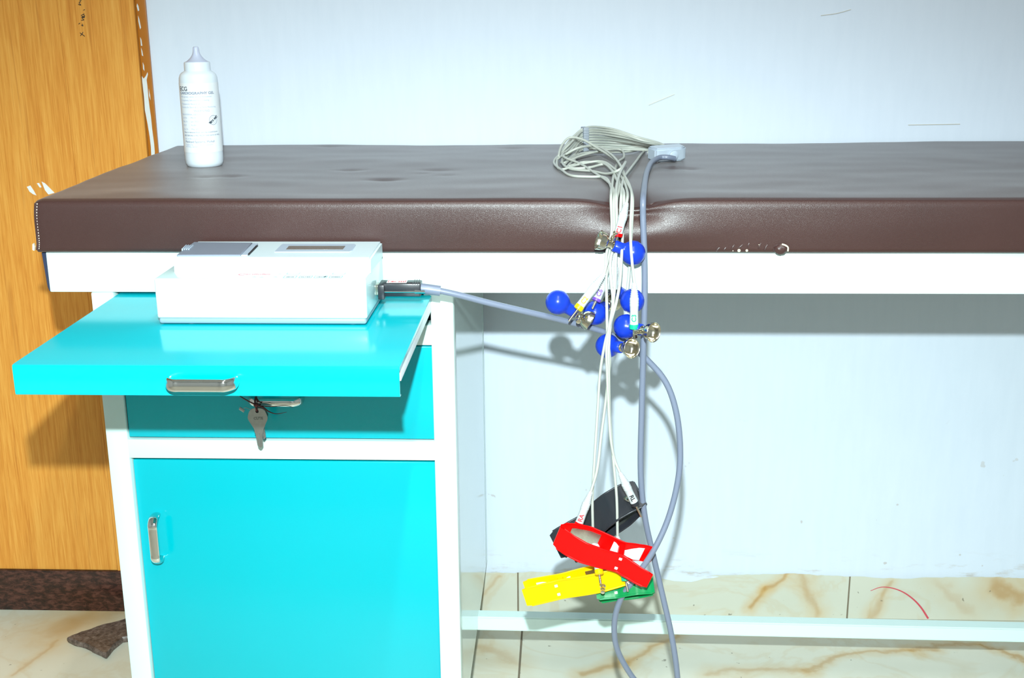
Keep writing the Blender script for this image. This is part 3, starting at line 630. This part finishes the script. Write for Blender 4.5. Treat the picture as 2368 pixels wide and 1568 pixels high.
prism('box_lid', [(.004, .006), (.047, .004), (.055, .011), (.056, .029), (.005, .030)], .0195, .0215, YOKE, yoke, X=Xk, bev=.0007)
lathe('cable_gland', [(0, -.004), (.0075, -.004), (.0075, .004), (.0058, .005), (0, .005)], YOKE, yoke, n=20, X=Xk @ Matrix.Translation((.030, 0, .0105)) @ Matrix.Rotation(math.pi/2, 4, 'X'))
cb0, cb1 = onZ(1352, 352, ZM+.001), onZ(1352, 352, ZM+.001)+Vector((0, 0, .0425)); cbx = Vector((1, .35, 0)).normalized()
comb = box('lead_comb', (-.0045, -.0085, 0), (.0045, .0085, .0425), COMB, pc_, bev=.0012, X=frame(cb0, cbx)); comb['label'] = 'grey comb clip holding the leads apart'
for k in range(9): box('comb_rib', (-.0050, -.0090, .003+.0042*k), (.0050, .0090, .0045+.0042*k), COMB, comb, bev=.0003, seg=1, X=frame(cb0, cbx))
def combp(v): 
    k = (352-v)/58; q = cb0+Vector((0, 0, .0425*k+.0005)); return q
T_ = lambda L: [onZ(u, v, ZM+h_) for u, v, h_ in L]
LEADS = {
 'C1': ([(1534, 336, .020), (1470, 316, .036), (1410, 297, .046)], 297, [(1330, 312, .032), (1302, 345, .014), (1288, 372, .005), (1300, 392, .003), (1340, 380, .007), (1385, 373, .011), (1420, 390, .009), (1440, 415, .007), (1449, 438, .005)], [(1451, 456, -.018), (1449, 470, -.030)]),
 'C2': ([(1536, 337, .019), (1480, 323, .032), (1420, 304, .042)], 302, [(1325, 325, .027), (1296, 355, .01), (1281, 374, .0035), (1300, 394, .0035), (1325, 407, .003), (1365, 409, .003), (1392, 409, .004), (1412, 430, .004)], [(1413, 462, -.012), (1415, 520, -.014), (1410, 580, -.020), (1397, 634, -.042)]),
 'C3': ([(1539, 338, .018), (1490, 326, .03), (1430, 311, .038)], 307, [(1318, 335, .018), (1292, 366, .008), (1300, 335, .024), (1318, 318, .034), (1345, 322, .032), (1385, 345, .020), (1425, 372, .012), (1443, 405, .009), (1457, 432, .006)], [(1461, 462, -.0145), (1458, 520, -.022), (1459, 570, -.052), (1462, 610, -.054), (1467, 656, -.052)]),
 'C4': ([(1542, 339, .016), (1500, 331, .026), (1435, 317, .034)], 312, [(1320, 340, .016), (1298, 362, .008), (1335, 343, .022), (1375, 338, .022), (1410, 355, .018), (1436, 385, .012), (1449, 420, .007), (1459, 440, .005)], [(1463, 465, -.0135), (1460, 540, -.014), (1454, 640, -.016), (1446, 712, -.020)]),
 'C5': ([(1545, 340, .014), (1500, 334, .022), (1440, 322, .029)], 318, [(1322, 345, .014), (1300, 372, .006), (1320, 389, .004), (1360, 388, .005), (1395, 380, .008), (1425, 400, .006), (1431, 440, .005)], [(1426, 465, -.012), (1424, 540, -.016), (1420, 590, -.024)]),
 'C6': ([(1547, 341, .012), (1505, 337, .018), (1445, 327, .025)], 324, [(1325, 350, .012), (1303, 362, .012), (1340, 378, .008), (1375, 400, .004), (1405, 420, .004), (1420, 442, .005)], [(1420, 465, -.0125), (1418, 540, -.015), (1410, 600, -.02), (1402, 642, -.024)]),
 'RA': ([(1520, 343, .012), (1475, 334, .016), (1420, 330, .02)], 330, [(1322, 352, .01), (1300, 378, .004), (1345, 360, .010), (1400, 347, .014), (1435, 346, .012), (1443, 362, .006), (1430, 374, .007), (1420, 402, .006), (1415, 440, .006)], [(1413, 462, -.0155), (1414, 540, -.019), (1402, 590, -.03), (1402, 640, -.035), (1403, 700, -.042), (1405, 780, -.052), (1410, 830, -.05), (1404, 900, -.04), (1390, 1010, -.03), (1380, 1090, -.03), (1366, 1138, -.03)]),
 'LA': ([(1518, 344, .010), (1465, 338, .013), (1410, 335, .015)], 336, [(1330, 355, .008), (1310, 374, .004), (1350, 354, .007), (1395, 352, .006), (1450, 351, .005), (1488, 344, .004), (1478, 363, .006), (1458, 390, .007), (1442, 412, .007), (1437, 440, .006)], [(1436, 462, -.0165), (1430, 540, -.02), (1412, 600, -.034), (1413, 650, -.04), (1417, 690, -.046), (1413, 740, -.053), (1400, 790, -.055), (1388, 860, -.045), (1382, 950, -.035), (1375, 1060, -.03), (1370, 1150, -.024), (1371, 1222, -.02)]),
 'LL': ([(1516, 346, .008), (1460, 342, .010), (1400, 340, .012)], 341, [(1326, 362, .006), (1308, 386, .003), (1350, 375, .007), (1390, 377, .009), (1414, 393, .008), (1428, 420, .007), (1442, 442, .0055)], [(1443, 462, -.0155), (1440, 540, -.02), (1437, 600, -.050), (1434, 650, -.048), (1425, 700, -.05), (1413, 745, -.052), (1408, 800, -.056), (1408, 860, -.048), (1410, 960, -.035), (1418, 1060, -.03), (1426, 1150, -.026), (1428, 1242, -.022)]),
 'RL': ([(1519, 348, .006), (1455, 346, .008), (1395, 345, .009)], 346, [(1330, 368, .006), (1316, 390, .003), (1370, 396, .004), (1405, 402, .006), (1430, 394, .014), (1447, 374, .018), (1433, 402, .013), (1425, 440, .007)], [(1425, 462, -.018), (1427, 540, -.022), (1424, 600, -.038), (1422, 660, -.044), (1415, 720, -.052), (1403, 800, -.058), (1404, 860, -.05), (1408, 950, -.04), (1413, 1020, -.035), (1422, 1065, -.03), (1434, 1094, -.03)]),
}
ENDS = {}
for nm, (A1, cv, A2, A3) in LEADS.items():
    base = Xk @ Vector((.004+.004*(len(ENDS)), .030, .0105)); base = Xk @ Vector((.002+.0035*len(ENDS), .032, .0105))
    pts = [base]+T_(A1)+[combp(cv)]+T_(A2)+FP(A3)
    tube('lead_wire', pts, .0020, WIRE, pc_, n=8, steps=6); ENDS[nm] = pts[-1]
def to_cam(p): return (CAM-p).normalized()
def sleeve(nm, p0, p1, col, ink_, pin=.012, r=.0058, down=False, tpos=.70, tsize=.0085):
    p0, p1 = Vector(p0), Vector(p1); ax = (p1-p0).normalized(); L = (p1-p0).length
    X = frame(p0, ax, y=to_cam(p0)) @ Matrix(((0, 0, 1, 0), (0, 1, 0, 0), (-1, 0, 0, 0), (0, 0, 0, 1)))   # local z -> axis, local y -> camera
    pr = [(0, -.001), (.0024, -.001)]
    for k in range(6): z = L*.03+L*.045*k; rr_ = .0030+.0022*k/6; pr += [(rr_, z), (rr_+.0006, z+L*.008), (rr_+.0006, z+L*.026), (rr_, z+L*.034)]
    pr += [(r*.97, L*.31), (r*1.04, L*.34), (r*1.04, L*.37), (r, L*.38), (r*1.04, L*.40), (r*1.04, L*.43), (r, L*.44), (r*1.04, L*.46), (r*1.04, L*.49), (r, L*.50), (r*.93, L*.62), (r*.96, L*.72), (r, L*.9), (r, L), (0, L)]
    s = lathe('lead_connector', pr, SLEEVE, pc_, n=18, X=X, smooth=50)
    lathe('colour_band', [(0, L*.90), (r*1.04, L*.90), (r*1.05, L*.91), (r*1.05, L*1.0), (r*.85, L*1.012), (0, L*1.012)], col, s, n=18, X=X, smooth=50)
    if pin: lathe('pin', [(0, L), (.0017, L), (.0017, L+pin-.001), (.0008, L+pin), (0, L+pin)], NICKEL, s, n=10, X=X)
    if ink_ is not None:
        me = text_mesh(nm, tsize, 'CENTER', bold=.0002)
        tb = bmesh.new(); tb.from_mesh(me)
        for q in range(1, 12): bmesh.ops.bisect_plane(tb, geom=list(tb.verts)+list(tb.edges)+list(tb.faces), plane_co=(0, tsize*q/14, 0), plane_no=(0, 1, 0))
        tb.to_mesh(me); tb.free(); rt = r*1.0+.0003
        for v in me.vertices:
            tx, ty, tz = v.co; ty -= tsize*.32
            if down: zz, ph = L*tpos+tx, -ty/rt
            else: zz, ph = L*tpos-tx, ty/rt
            # left in the picture is positive angle
            v.co = Vector((math.sin(ph)*(rt+tz)*LEFTSIGN, math.cos(ph)*(rt+tz), zz))
        me.transform(X); link('lettering', me, ink_, s)
    return s
LEFTSIGN = -1
ytail = lambda nm, y: ENDS[nm]
def SE(nm, u, v, y): return onY(u, v, y)
sleeve('C1', ENDS['C1'], SE('C1', 1428, 546, -.034), RED, INKS['red'], pin=.008, tpos=.78)
sleeve('C2', ENDS['C2'], SE('C2', 1336, 715, -.060), YELB, INKS['yellow'], pin=.020, tpos=.76)
sleeve('C3', ENDS['C3'], SE('C3', 1466, 760, -.056), GREENB, INKS['green'], pin=.018, tpos=.75)
sleeve('C4', ENDS['C4'], SE('C4', 1464, 784, -.034), BROWNP, None, pin=.010)
sleeve('C5', ENDS['C5'], SE('C5', 1418, 678, -.034), BLACKP, None, pin=.012)
sleeve('C6', ENDS['C6'], SE('C6', 1378, 696, -.036), PURPLE, INKS['purple'], pin=.012, tpos=.68)
sleeve('RA', ENDS['RA'], SE('RA', 1337, 1216, -.040), RED, INKS['red'], pin=.010, tpos=.75)
sleeve('RL', ENDS['RL'], SE('RL', 1470, 1168, -.030), BLACKP, INKS['black'], pin=.020, down=True, tpos=.74)
sleeve('LA', ENDS['LA'], SE('LA', 1386, 1328, -.062), YELLOW, None, pin=.014)
sleeve('LL', ENDS['LL'], SE('LL', 1447, 1342, -.048), GREENB, None, pin=.016)
# ------------------------------------------------------------------ suction electrodes (bulb at the origin, cup along +x)
EG = 'suction electrodes hanging from the leads'
e0 = thing('suction_electrode', (0, 0, 0), '', '', EG)
RB = .0163
zx = Matrix(((0, 0, 1, 0), (0, 1, 0, 0), (-1, 0, 0, 0), (0, 0, 0, 1)))
bp = [(0, -RB)]
for k in range(1, 15):
    a_ = math.pi*k/18; bp.append((RB*math.sin(a_), -RB*math.cos(a_)))
bp += [(.0082, .0150), (.0078, .018), (.0078, .0275), (.0068, .0288), (0, .0288)]
bp[8:8] = []
lathe('bulb', bp, BLUE, e0, n=32, X=zx, smooth=60)
lathe('bulb_seam', [(RB-.0003, -.0002), (RB+.00025, -.0002), (RB+.00025, .0002), (RB-.0003, .0002)], BLUE, e0, n=32, X=zx)
lathe('neck', [(0, .0275), (.0058, .0275), (.0060, .030), (.0044, .031), (.0044, .0345), (.0052, .035), (.0052, .0372), (.0036, .038), (0, .038)], NICKEL, e0, n=20, X=zx)
cp = [(r_*1.13, z_) for r_, z_ in [(0, .0365), (.0035, .0367), (.0066, .0380), (.0092, .0410), (.0107, .0450), (.0114, .0492), (.0119, .0500), (.0115, .0505), (.0106, .0498), (.0099, .0453), (.0084, .0416), (.006, .0392), (.003, .0385), (0, .0383)]]
lathe('cup', cp, NICKEL, e0, n=32, X=zx, smooth=60)
ts = lathe('terminal', [(0, 0), (.0022, 0), (.0022, .0035), (.0034, .004), (.0034, .009), (.0022, .0095), (0, .0095)], NICKEL, e0, n=14, X=Matrix.Translation((.0335, 0, .0030)))
lathe('thumb_nut', [(0, .0125), (.0019, .0125), (.0019, .0095), (.0036, .0095)] and [(0, .009), (.0018, .009), (.0018, .0115), (.0030, .0122), (.0036, .0140), (.0030, .0158), (0, .0166)], NICKEL, ts, n=14, X=Matrix.Translation((.0335, 0, .0030)))
def place_e(i, bpx, by, cpx, sgn, label, roll=0.0, termdir=None):
    b = onY(bpx[0], bpx[1], by); c = onY(cpx[0], cpx[1], by); d = c-b; L = .046
    perp = min(d.length, L*.98); dy = math.sqrt(max(L*L-perp*perp, 0))*sgn
    d = d.normalized()*perp+FWD*dy
    t_ = termdir if termdir is not None else (RT*.2+UP)
    if termdir is not None and not isinstance(termdir, Vector): t_ = RT*termdir[0]+UP*termdir[1]-FWD*termdir[2]
    o_ = e0 if i == 0 else copy_tree(e0)
    tag(o_, label, 'electrode', EG); o_.matrix_world = frame(b, d, z=t_)
    return o_
place_e(0, (1464, 585), -.0305, (1400, 562), -.3, 'blue bulb suction electrode on the red banded C1 lead', termdir=(.55, .8, .35))
place_e(1, (1290, 699), -.044, (1350, 734), .12, 'blue bulb suction electrode on the yellow banded C2 lead', termdir=(-.3, -.4, .9))
place_e(2, (1447, 755), -.036, (1499, 768), -1, 'blue bulb suction electrode on the green banded C3 lead', termdir=(-1, -.1, .4))
place_e(3, (1405, 800), -.030, (1451, 805), -1, 'blue bulb suction electrode with cup facing out below the C3 electrode', termdir=(.9, .55, -.3))
place_e(4, (1462, 696), -.0225, (1428, 668), .7, 'blue bulb suction electrode on the black banded lead behind C3 lead', termdir=(-.8, -.3, .7))
place_e(5, (1376, 724), -.020, (1412, 702), .9, 'blue bulb suction electrode on the purple banded C6 lead', termdir=(.0, .9, .5))
# ------------------------------------------------------------------ limb clamps
def clamp(name, m, jaw, hnd, yj, yh, wpx, tilt, Lw, tmax, than, label, holes=None, boss=None, sp_=True, curve=.0, tipgap=.004, pinch=.012, taper=0.0):
    J, H = onY(*jaw, yj), onY(*hnd, yh); Lx = (H-J); LL_ = Lx.length; xh = Lx.normalized()
    wd = (RT*wpx[0]-UP*wpx[1]).normalized(); wd = wd*math.cos(tilt)+FWD*math.sin(tilt)
    wd = (wd-xh*wd.dot(xh)).normalized(); th_ = xh.cross(wd)
    if th_.dot(FWD) < 0: th_ = -th_
    root = thing(name, (0, 0, 0), label, 'clamp', 'limb clamps hanging from the leads')
    X = Matrix(((xh.x, th_.x, wd.x, J.x), (xh.y, th_.y, wd.y, J.y), (xh.z, th_.z, wd.z, J.z), (0, 0, 0, 1)))
    flip = xh.cross(th_).dot(wd) < 0
    def gapf(s):
        pts = [(0, tipgap), (.06, tipgap+.25*tmax), (.17, tmax*.75), (.30, tmax), (.42, tmax*.95), (.55, tmax*.4+pinch*.6), (.62, pinch), (.68, pinch), (.78, than*.4+pinch*.6), (.9, than*.86+pinch*.1), (1, than)]
        for (a, ga), (b, gb) in zip(pts, pts[1:]):
            if s <= b: q = (s-a)/(b-a); q = q*q*(3-2*q)*.35+q*.65; return ga+(gb-ga)*q
        return than
    NS, TH = 44, .0026
    def arm(nm, sg):
        bm = bmesh.new(); rows = []
        for i in range(NS+1):
            s = i/NS; y = sg*gapf(s)/2; x = s*LL_; hw = Lw/2*(1.0-.06*math.cos(math.pi*s)**8)
            hw *= min(1, .90+.10*min(i, NS-i)/2)*(1-taper*s)
            c_ = curve*math.sin(math.pi*s)
            rows.append([bm.verts.new((x, y-TH/2, c_-hw)), bm.verts.new((x, y+TH/2, c_-hw)), bm.verts.new((x, y+TH/2, c_+hw)), bm.verts.new((x, y-TH/2, c_+hw))])
        for a, b in zip(rows, rows[1:]):
            for k in range(4): bm.faces.new((a[k], a[(k+1) % 4], b[(k+1) % 4], b[k]))
        bm.faces.new(rows[0]); bm.faces.new(rows[-1])
        me = from_bm(bm, nm); o_ = link(nm, me, m, root, smooth=40); return o_
    fa = arm('front_arm', -1); ra = arm('rear_arm', 1)
    # raised rim along both edges of the front arm
    for o_, sg in ((fa, -1), (ra, 1)):
        for e_ in (-1, 1):
            tube('rim', [(s*LL_, sg*(gapf(s)/2)+(.0008*sg), e_*(Lw/2*(1-taper*s)-.0008)+curve*math.sin(math.pi*s)) for s in [k/22 for k in range(1, 22)]], .0015, m, o_, n=6, steps=2)
    # hinge bridge
    s0 = .65; y0 = gapf(s0)/2
    boxes('hinge', [((s0*LL_-.004, -y0, -Lw*.36), (s0*LL_+.004, y0, -Lw*.16)), ((s0*LL_-.004, -y0, Lw*.16), (s0*LL_+.004, y0, Lw*.36))], m, root, bev=.0006)
    if sp_:
        bm = bmesh.new(); rows = []
        for i in range(17):
            s = .56+.32*i/16; hw = Lw*.36*(abs(s-.67)/.2*.8+.22) if s > .67 else Lw*.36*(abs(s-.67)/.11*.8+.22)
            hw = min(hw, Lw*.30); y = gapf(s)/2-TH*.5-.0008
            rows.append([bm.verts.new((s*LL_, y, -hw)), bm.verts.new((s*LL_, y-.0008, -hw)), bm.verts.new((s*LL_, y-.0008, hw)), bm.verts.new((s*LL_, y, hw))])
        for a, b in zip(rows, rows[1:]):
            for k in range(4): bm.faces.new((a[k], a[(k+1) % 4], b[(k+1) % 4], b[k]))
        bm.faces.new(rows[0]); bm.faces.new(rows[-1]); link('spring', from_bm(bm, 'spring'), SPRINGW, root, smooth=40)
    bm = bmesh.new(); rows = []
    for i in range(13):
        s = .12+.30*i/12; y = gapf(s)/2-TH*.5-.0006
        rows.append([bm.verts.new((s*LL_, y, -Lw*.34)), bm.verts.new((s*LL_, y-.0008, -Lw*.34)), bm.verts.new((s*LL_, y-.0008, Lw*.34)), bm.verts.new((s*LL_, y, Lw*.34))])
    for a, b in zip(rows, rows[1:]):
        for k in range(4): bm.faces.new((a[k], a[(k+1) % 4], b[(k+1) % 4], b[k]))
    bm.faces.new(rows[0]); bm.faces.new(rows[-1]); link('electrode_plate', from_bm(bm, 'plate'), METALP, root, smooth=40)
    for s in ([.66] if holes is None else holes):
        for z in (-Lw*.24, Lw*.22):
            box('spring_tab', (s*LL_-.0022, -gapf(s)/2-.0026, z-.0019), (s*LL_+.0022, -gapf(s)/2+.003, z+.0019), SPRINGW, root, bev=.0004)
    if boss:
        s, z, ln_ = boss; yb_ = -gapf(s)/2
        tm = lathe('terminal', [(0, -.002), (.0042, -.002), (.0042, .002), (.0022, .0025), (.0022, .007), (.0036, .0075), (.0036, .0105), (.002, .011), (.002, .0135), (.0030, .014), (.0030, .0165), (0, .017)], NICKEL, root, n=14, X=Matrix.Translation((s*LL_, yb_, z)) @ Matrix.Rotation(math.pi/2, 4, 'X'))
    root.matrix_world = X
    if flip:
        pass
    return root
clamp('limb_clamp', RED, (1288, 1236), (1507, 1314), -.050, -.058, (-20, 54), .62, .041, .033, .050, 'red plastic limb clamp electrode overlapping the yellow clamp', boss=None, pinch=.025, taper=.28)
clamp('limb_clamp', YELLOW, (1462, 1322), (1214, 1373), -.040, -.030, (15, 50), .34, .031, .022, .020, 'yellow plastic limb clamp electrode hanging below the red one', boss=(.28, .006, .01), holes=[.69], pinch=.014)
clamp('limb_clamp', GREEN, (1512, 1352), (1381, 1370), -.036, -.030, (5, 34), -.45, .027, .022, .020, 'green plastic limb clamp electrode below the red and yellow ones', boss=(.42, -.004, .01))
clamp('limb_clamp', BLACKP, (1480, 1139), (1302, 1270), .000, .010, (22, 36), -.60, .046, .036, .042, 'black plastic limb clamp electrode behind the red one', boss=(.10, .006, .01), sp_=False, pinch=.018)
# ------------------------------------------------------------------ gel bottle
bc = onZ(473, 388.5, ZM); BY = bc.y+.0285; BX = onY(472, 360, BY).x; RBT = .0298
bt = thing('gel_bottle', (BX, BY, ZM-.0008), 'white plastic squeeze bottle of cardiography gel on the mattress', 'bottle')
zt_b = onY(449, 108, BY).z
def zv(v): return onY(460, v, BY).z
z0 = ZM-.0008
TB = Matrix.Translation((BX, BY, 0))
zsh, zco, zct = zv(178), zv(163), zv(143)
lathe('body', [(0, z0+.003), (RBT*.6, z0+.0018), (RBT*.80, z0), (RBT*.93, z0+.0022), (RBT*.985, z0+.007), (RBT, z0+.014), (RBT, zsh-.006), (RBT*.985, zsh-.001), (RBT*.93, zsh+.004), (RBT*.84, zsh+.007), (RBT*.72, zsh+.009), (RBT*.68, zco), (0, zco)], BOTTLE, bt, n=48, X=TB, smooth=60)
RCp = .0200
cap = lathe('cap', [(0, zco-.001), (RCp, zco-.001), (RCp+.0003, zco+.001), (RCp, zct-.002), (RCp*.97, zct), (0, zct)], BOTTLE, bt, n=40, X=TB, smooth=50)
lathe('nozzle', [(0, zct-.001), (RCp*.88, zct-.0006), (RCp*.86, zct+.0006)]+[(.0046+(RCp*.80-.0046)*(1-q)**2.6, zct+.001+(zt_b-zct-.0025)*q) for q in (.02, .1, .2, .3, .4, .5, .6, .7, .8, .9)]+[(.0043, zt_b-.001), (.0036, zt_b), (0, zt_b)], NOZZLE, bt, n=32, X=TB, smooth=60)
vd = Vector((CAM.x-BX, CAM.y-BY, 0)).normalized(); rtv = Vector((-vd.y, vd.x, 0))
def wrap(me, r):
    for v in me.vertices:
        ph = v.co.x/r; rr_ = r+v.co.z
        p = Vector((BX, BY, 0))+vd*(math.cos(ph)*rr_)+rtv*(math.sin(ph)*rr_); v.co = Vector((p.x, p.y, v.co.y))
    return me
zl1, zl0 = zv(190), zv(347)-.001
bm = bmesh.new(); g = []
for i in range(49):
    x = -.047+.094*i/48; g.append([bm.verts.new((x, z, d)) for z, d in ((zl0, 0), (zl0, .00025), (zl1, .00025), (zl1, 0))])
for a, b in zip(g, g[1:]):
    for k in range(4): bm.faces.new((a[k], a[(k+1) % 4], b[(k+1) % 4], b[k]))
bm.faces.new(g[0]); bm.faces.new(g[-1])
lab = link('label', wrap(from_bm(bm, 'label'), RBT+.00005), LABELM, bt, smooth=60)
XL = -.0365
def print_(s, v, size, ink_, x=0.0, bold=0.0, xs=1.0, sp_=1.0):
    me = text_mesh(s, size, 'LEFT', extrude=.00006, bold=bold, spacing=sp_, xs=xs); me.transform(Matrix.Translation((XL+x, zv(v), .0003)))
    return link('label_print', wrap(me, RBT+.0002), ink_, lab)
print_('ECG', 207, .0092, INKS['dark'], bold=.00012)
print_('CARDIOGRAPHY GEL', 215, .0055, INKS['mid'], .0008, bold=.00012, xs=1.13)
for v, s in ((222, '• Non-greasy, water soluble formulation'), (230, '• Completely Safe and Non-irritating'), (238.5, '• Transparent, Neutral pH'), (246, '• Suitable for Short & Long Term Monitoring')): print_(s, v, .0033, INKS['pale'], .001, xs=1.02)
print_('WARNING', 255, .0046, INKS['pale'], .026, xs=1.1)
print_('FOR EXTERNAL USE ONLY', 262.5, .0031, INKS['pale'], .002)
for v, a_, b_ in ((270, 'Lot No.', 'MS-52'), (278.5, 'Mfg. Dt.', 'Jun. 2023'), (287, 'M.R.P.', 'Rs.80/-'), (296, 'Exp. Dt.', 'May 2025')):
    print_(a_, v, .0033, INKS['pale'], .003); print_(b_, v, .0034, INKS['pale'], .020)
print_('Easy to remove from skin by towel/tissue', 303, .0033, INKS['mid'], .004, xs=1.05)
print_('BEST BEFORE 2 YRS. FROM THE DATE OF MFG.', 310.5, .0030, INKS['mid'], .004, xs=1.02)
print_('Mkt. & Mfd. in India by', 318, .0030, INKS['pale'], .005)
print_('Medicaid Systems, Mohali', 325.5, .0048, INKS['mid'], .005, xs=1.02)
print_('Helpline No.          , www.medicaid.in', 331.5, .0030, INKS['pale'], .006); print_('MOHALI-160 062', 336, .0030, INKS['pale'], .006)
sx_, sz_ = .0195, zv(275)
me = shape2d([circ(sx_, sz_, .0075, 32), circ(sx_, sz_, .0069, 32)], .00005); me.transform(Matrix.Translation((0, 0, .0003))); link('stamp', wrap(me, RBT+.0002), INKS['mid'], lab)
me = shape2d([circ(sx_, sz_, .0048, 28), circ(sx_, sz_, .0044, 28)], .00005); me.transform(Matrix.Translation((0, 0, .0003))); link('stamp', wrap(me, RBT+.0002), INKS['pale'], lab)
ca, sa = math.cos(.62), math.sin(.62); rp = lambda x, y: (sx_+x*ca-y*sa, sz_+x*sa+y*ca)
o1 = [rp(-.0095, -.0021), rp(.0095, -.0021), rp(.0095, .0021), rp(-.0095, .0021)]; i1 = [rp(-.0089, -.0013), rp(.0089, -.0013), rp(.0089, .0013), rp(-.0089, .0013)]
bars = [[rp(-.0075+.0024*k, -.0013), rp(-.0066+.0024*k, -.0013), rp(-.0066+.0024*k, .0013), rp(-.0075+.0024*k, .0013)] for k in range(7)]
me = shape2d([o1, i1]+bars, .00005); me.transform(Matrix.Translation((0, 0, .0005))); link('stamp', wrap(me, RBT+.0002), INKS['dark'], lab)
# ------------------------------------------------------------------ keys on a thread, hung on the drawer handle
def make_key(name, hu, hv, tu, tv, y, label, letters):
    top, tip = onY(hu, hv, y), onY(tu, tv, y); dn = (tip-top).normalized(); L = (tip-top).length
    k = L/.056
    k_ = thing(name, top, label, 'key', 'keys on the brown thread')
    P = [(-.0125, .010), (-.0133, .014), (-.0120, .018), (-.0062, .0285), (-.0056, .0325), (-.0062, .034), (-.0048, .0345), (-.0042, .047), (-.0034, .049), (-.0036, .052), (0, .056), (.0036, .052), (.0034, .049), (.0040, .045), (.0032, .042), (.0040, .039), (.0034, .0365), (.0046, .0345), (.0056, .0325), (.0062, .0285), (.0120, .018), (.0133, .014), (.0125, .010), (.0108, .005), (.0075, .0012), (.0, .0), (-.0075, .0012), (-.0108, .005)]
    for _ in range(2): P = [q for a, b in zip(P, P[1:]+P[:1]) for q in ((a[0]*.75+b[0]*.25, a[1]*.75+b[1]*.25), (a[0]*.25+b[0]*.75, a[1]*.25+b[1]*.75))]
    me = shape2d([[(x*k, -y_*k) for x, y_ in P], circ(0, -.0048*k, .0022*k, 14)], .0009)
    X = frame(top, Vector((-dn.z, 0, dn.x)) if True else None, y=-dn)
    me.transform(X); b = link('blade', me, KEYM, k_, smooth=30)
    box('groove', (-.0008*k, -.050*k, .0005), (.0004*k, -.036*k, .0013), mat(name+'_groove', (.12, .12, .11), .5), k_, bev=0, X=X)
    if letters: text('lettering', letters, .0050*k, mat('key_letter', (.14, .14, .13), .5), k_, X @ Matrix.Translation((.0008, -.016*k, .0010)), 'CENTER', bold=.0001)
    return k_
make_key('key', 594, 943, 603, 1036, -.036, 'flat steel key hanging in front of its spare on brown thread', 'CUTE')
make_key('key', 598, 941, 611, 1017, -.0315, 'second steel key hanging half hidden behind the front key', None)
th = thing('thread', onY(592, 935, -.026), 'dark brown thread knotted round the drawer handle holding the keys', 'thread')
hz = zdh
lp = [onY(594, 951, -.0375), onY(592, 942, -.0385), onY(590, 934, -.036), onY(590, 926, -.032), onY(592, 918, -.024), onY(594, 925, -.014), onY(595, 940, -.016), onY(596, 948, -.031), onY(594, 951, -.0345)]
tube('loop', lp, .0013, THREAD, th, n=7)
tube('tail', [onY(592, 936, -.037), onY(575, 928, -.037), onY(558, 918, -.036), onY(545, 909, -.034)], lambda s: .0011-.0004*s, THREAD, th, n=6)
tube('tail', [onY(592, 936, -.038), onY(608, 942, -.039), onY(622, 952, -.039), onY(640, 957, -.037), onY(663, 953, -.035)], lambda s: .0016-.0013*s, THREAD, th, n=6)
tube('tail', [onY(596, 938, -.038), onY(630, 940, -.0365), onY(662, 938, -.035), onY(678, 942, -.034)], lambda s: .0008-.0005*s, THREAD, th, n=5)
tube('wire_tag', [onY(554, 944, -.030), onY(559, 947, -.031), onY(565, 951, -.032)], .0027, KEYM, th, n=8, sx=1, sy=.35)
tube('twist_wire', [onY(563, 944, -.0315), onY(570, 943, -.032), onY(577, 946, -.033), onY(590, 950, -.035)], .0004, KEYM, th, n=5)
bm = bmesh.new(); bmesh.ops.create_icosphere(bm, subdivisions=2, radius=.0034); kc = onY(592, 936, -.0372)
for v in bm.verts: v.co = v.co*(1+.3*noise.noise(v.co*600))+kc
link('knot', from_bm(bm, 'knot'), THREAD, th, smooth=60)
# ------------------------------------------------------------------ broken granite chip on the floor
out = [(154, 1482), (186, 1468), (240, 1452), (300, 1436), (335, 1446), (318, 1478), (284, 1482), (262, 1500), (246, 1520), (226, 1512), (196, 1496), (170, 1490)]
T0 = [onZ(u, v-9, .013) for u, v in out]; cen = sum(T0, Vector())/len(T0)
bm = bmesh.new(); rg = []
for zz, k in ((.0005, .97), (.005, 1.03), (.010, 1.0), (.013, .95)):
    ring = []
    for i in range(len(T0)*3):
        a, b = T0[i//3], T0[(i//3+1) % len(T0)]; p = a.lerp(b, (i % 3)/3); p = cen+(p-cen)*k
        if zz > .001: p = p+Vector((.004*noise.noise(p*90+Vector((0, 0, zz*300))), .004*noise.noise(p*70+Vector((5, 0, zz*300))), 0))
        ring.append(bm.verts.new((p.x, p.y, zz+(.0015*noise.noise(p*60) if zz > .001 else 0))))
    rg.append(ring)
n = len(rg[0])
for a, b in zip(rg, rg[1:]):
    for k in range(n): bm.faces.new((a[k], a[(k+1) % n], b[(k+1) % n], b[k]))
bm.faces.new(rg[0][::-1]); tv = bm.verts.new((cen.x, cen.y, .0135))
for k in range(n): bm.faces.new((rg[-1][k], rg[-1][(k+1) % n], tv))
st = link('stone_chip', from_bm(bm, 'stone'), STONE, origin=(cen.x, cen.y, 0), smooth=25)
tag(st, 'broken wedge of brown stone lying on the tiled floor', 'stone')
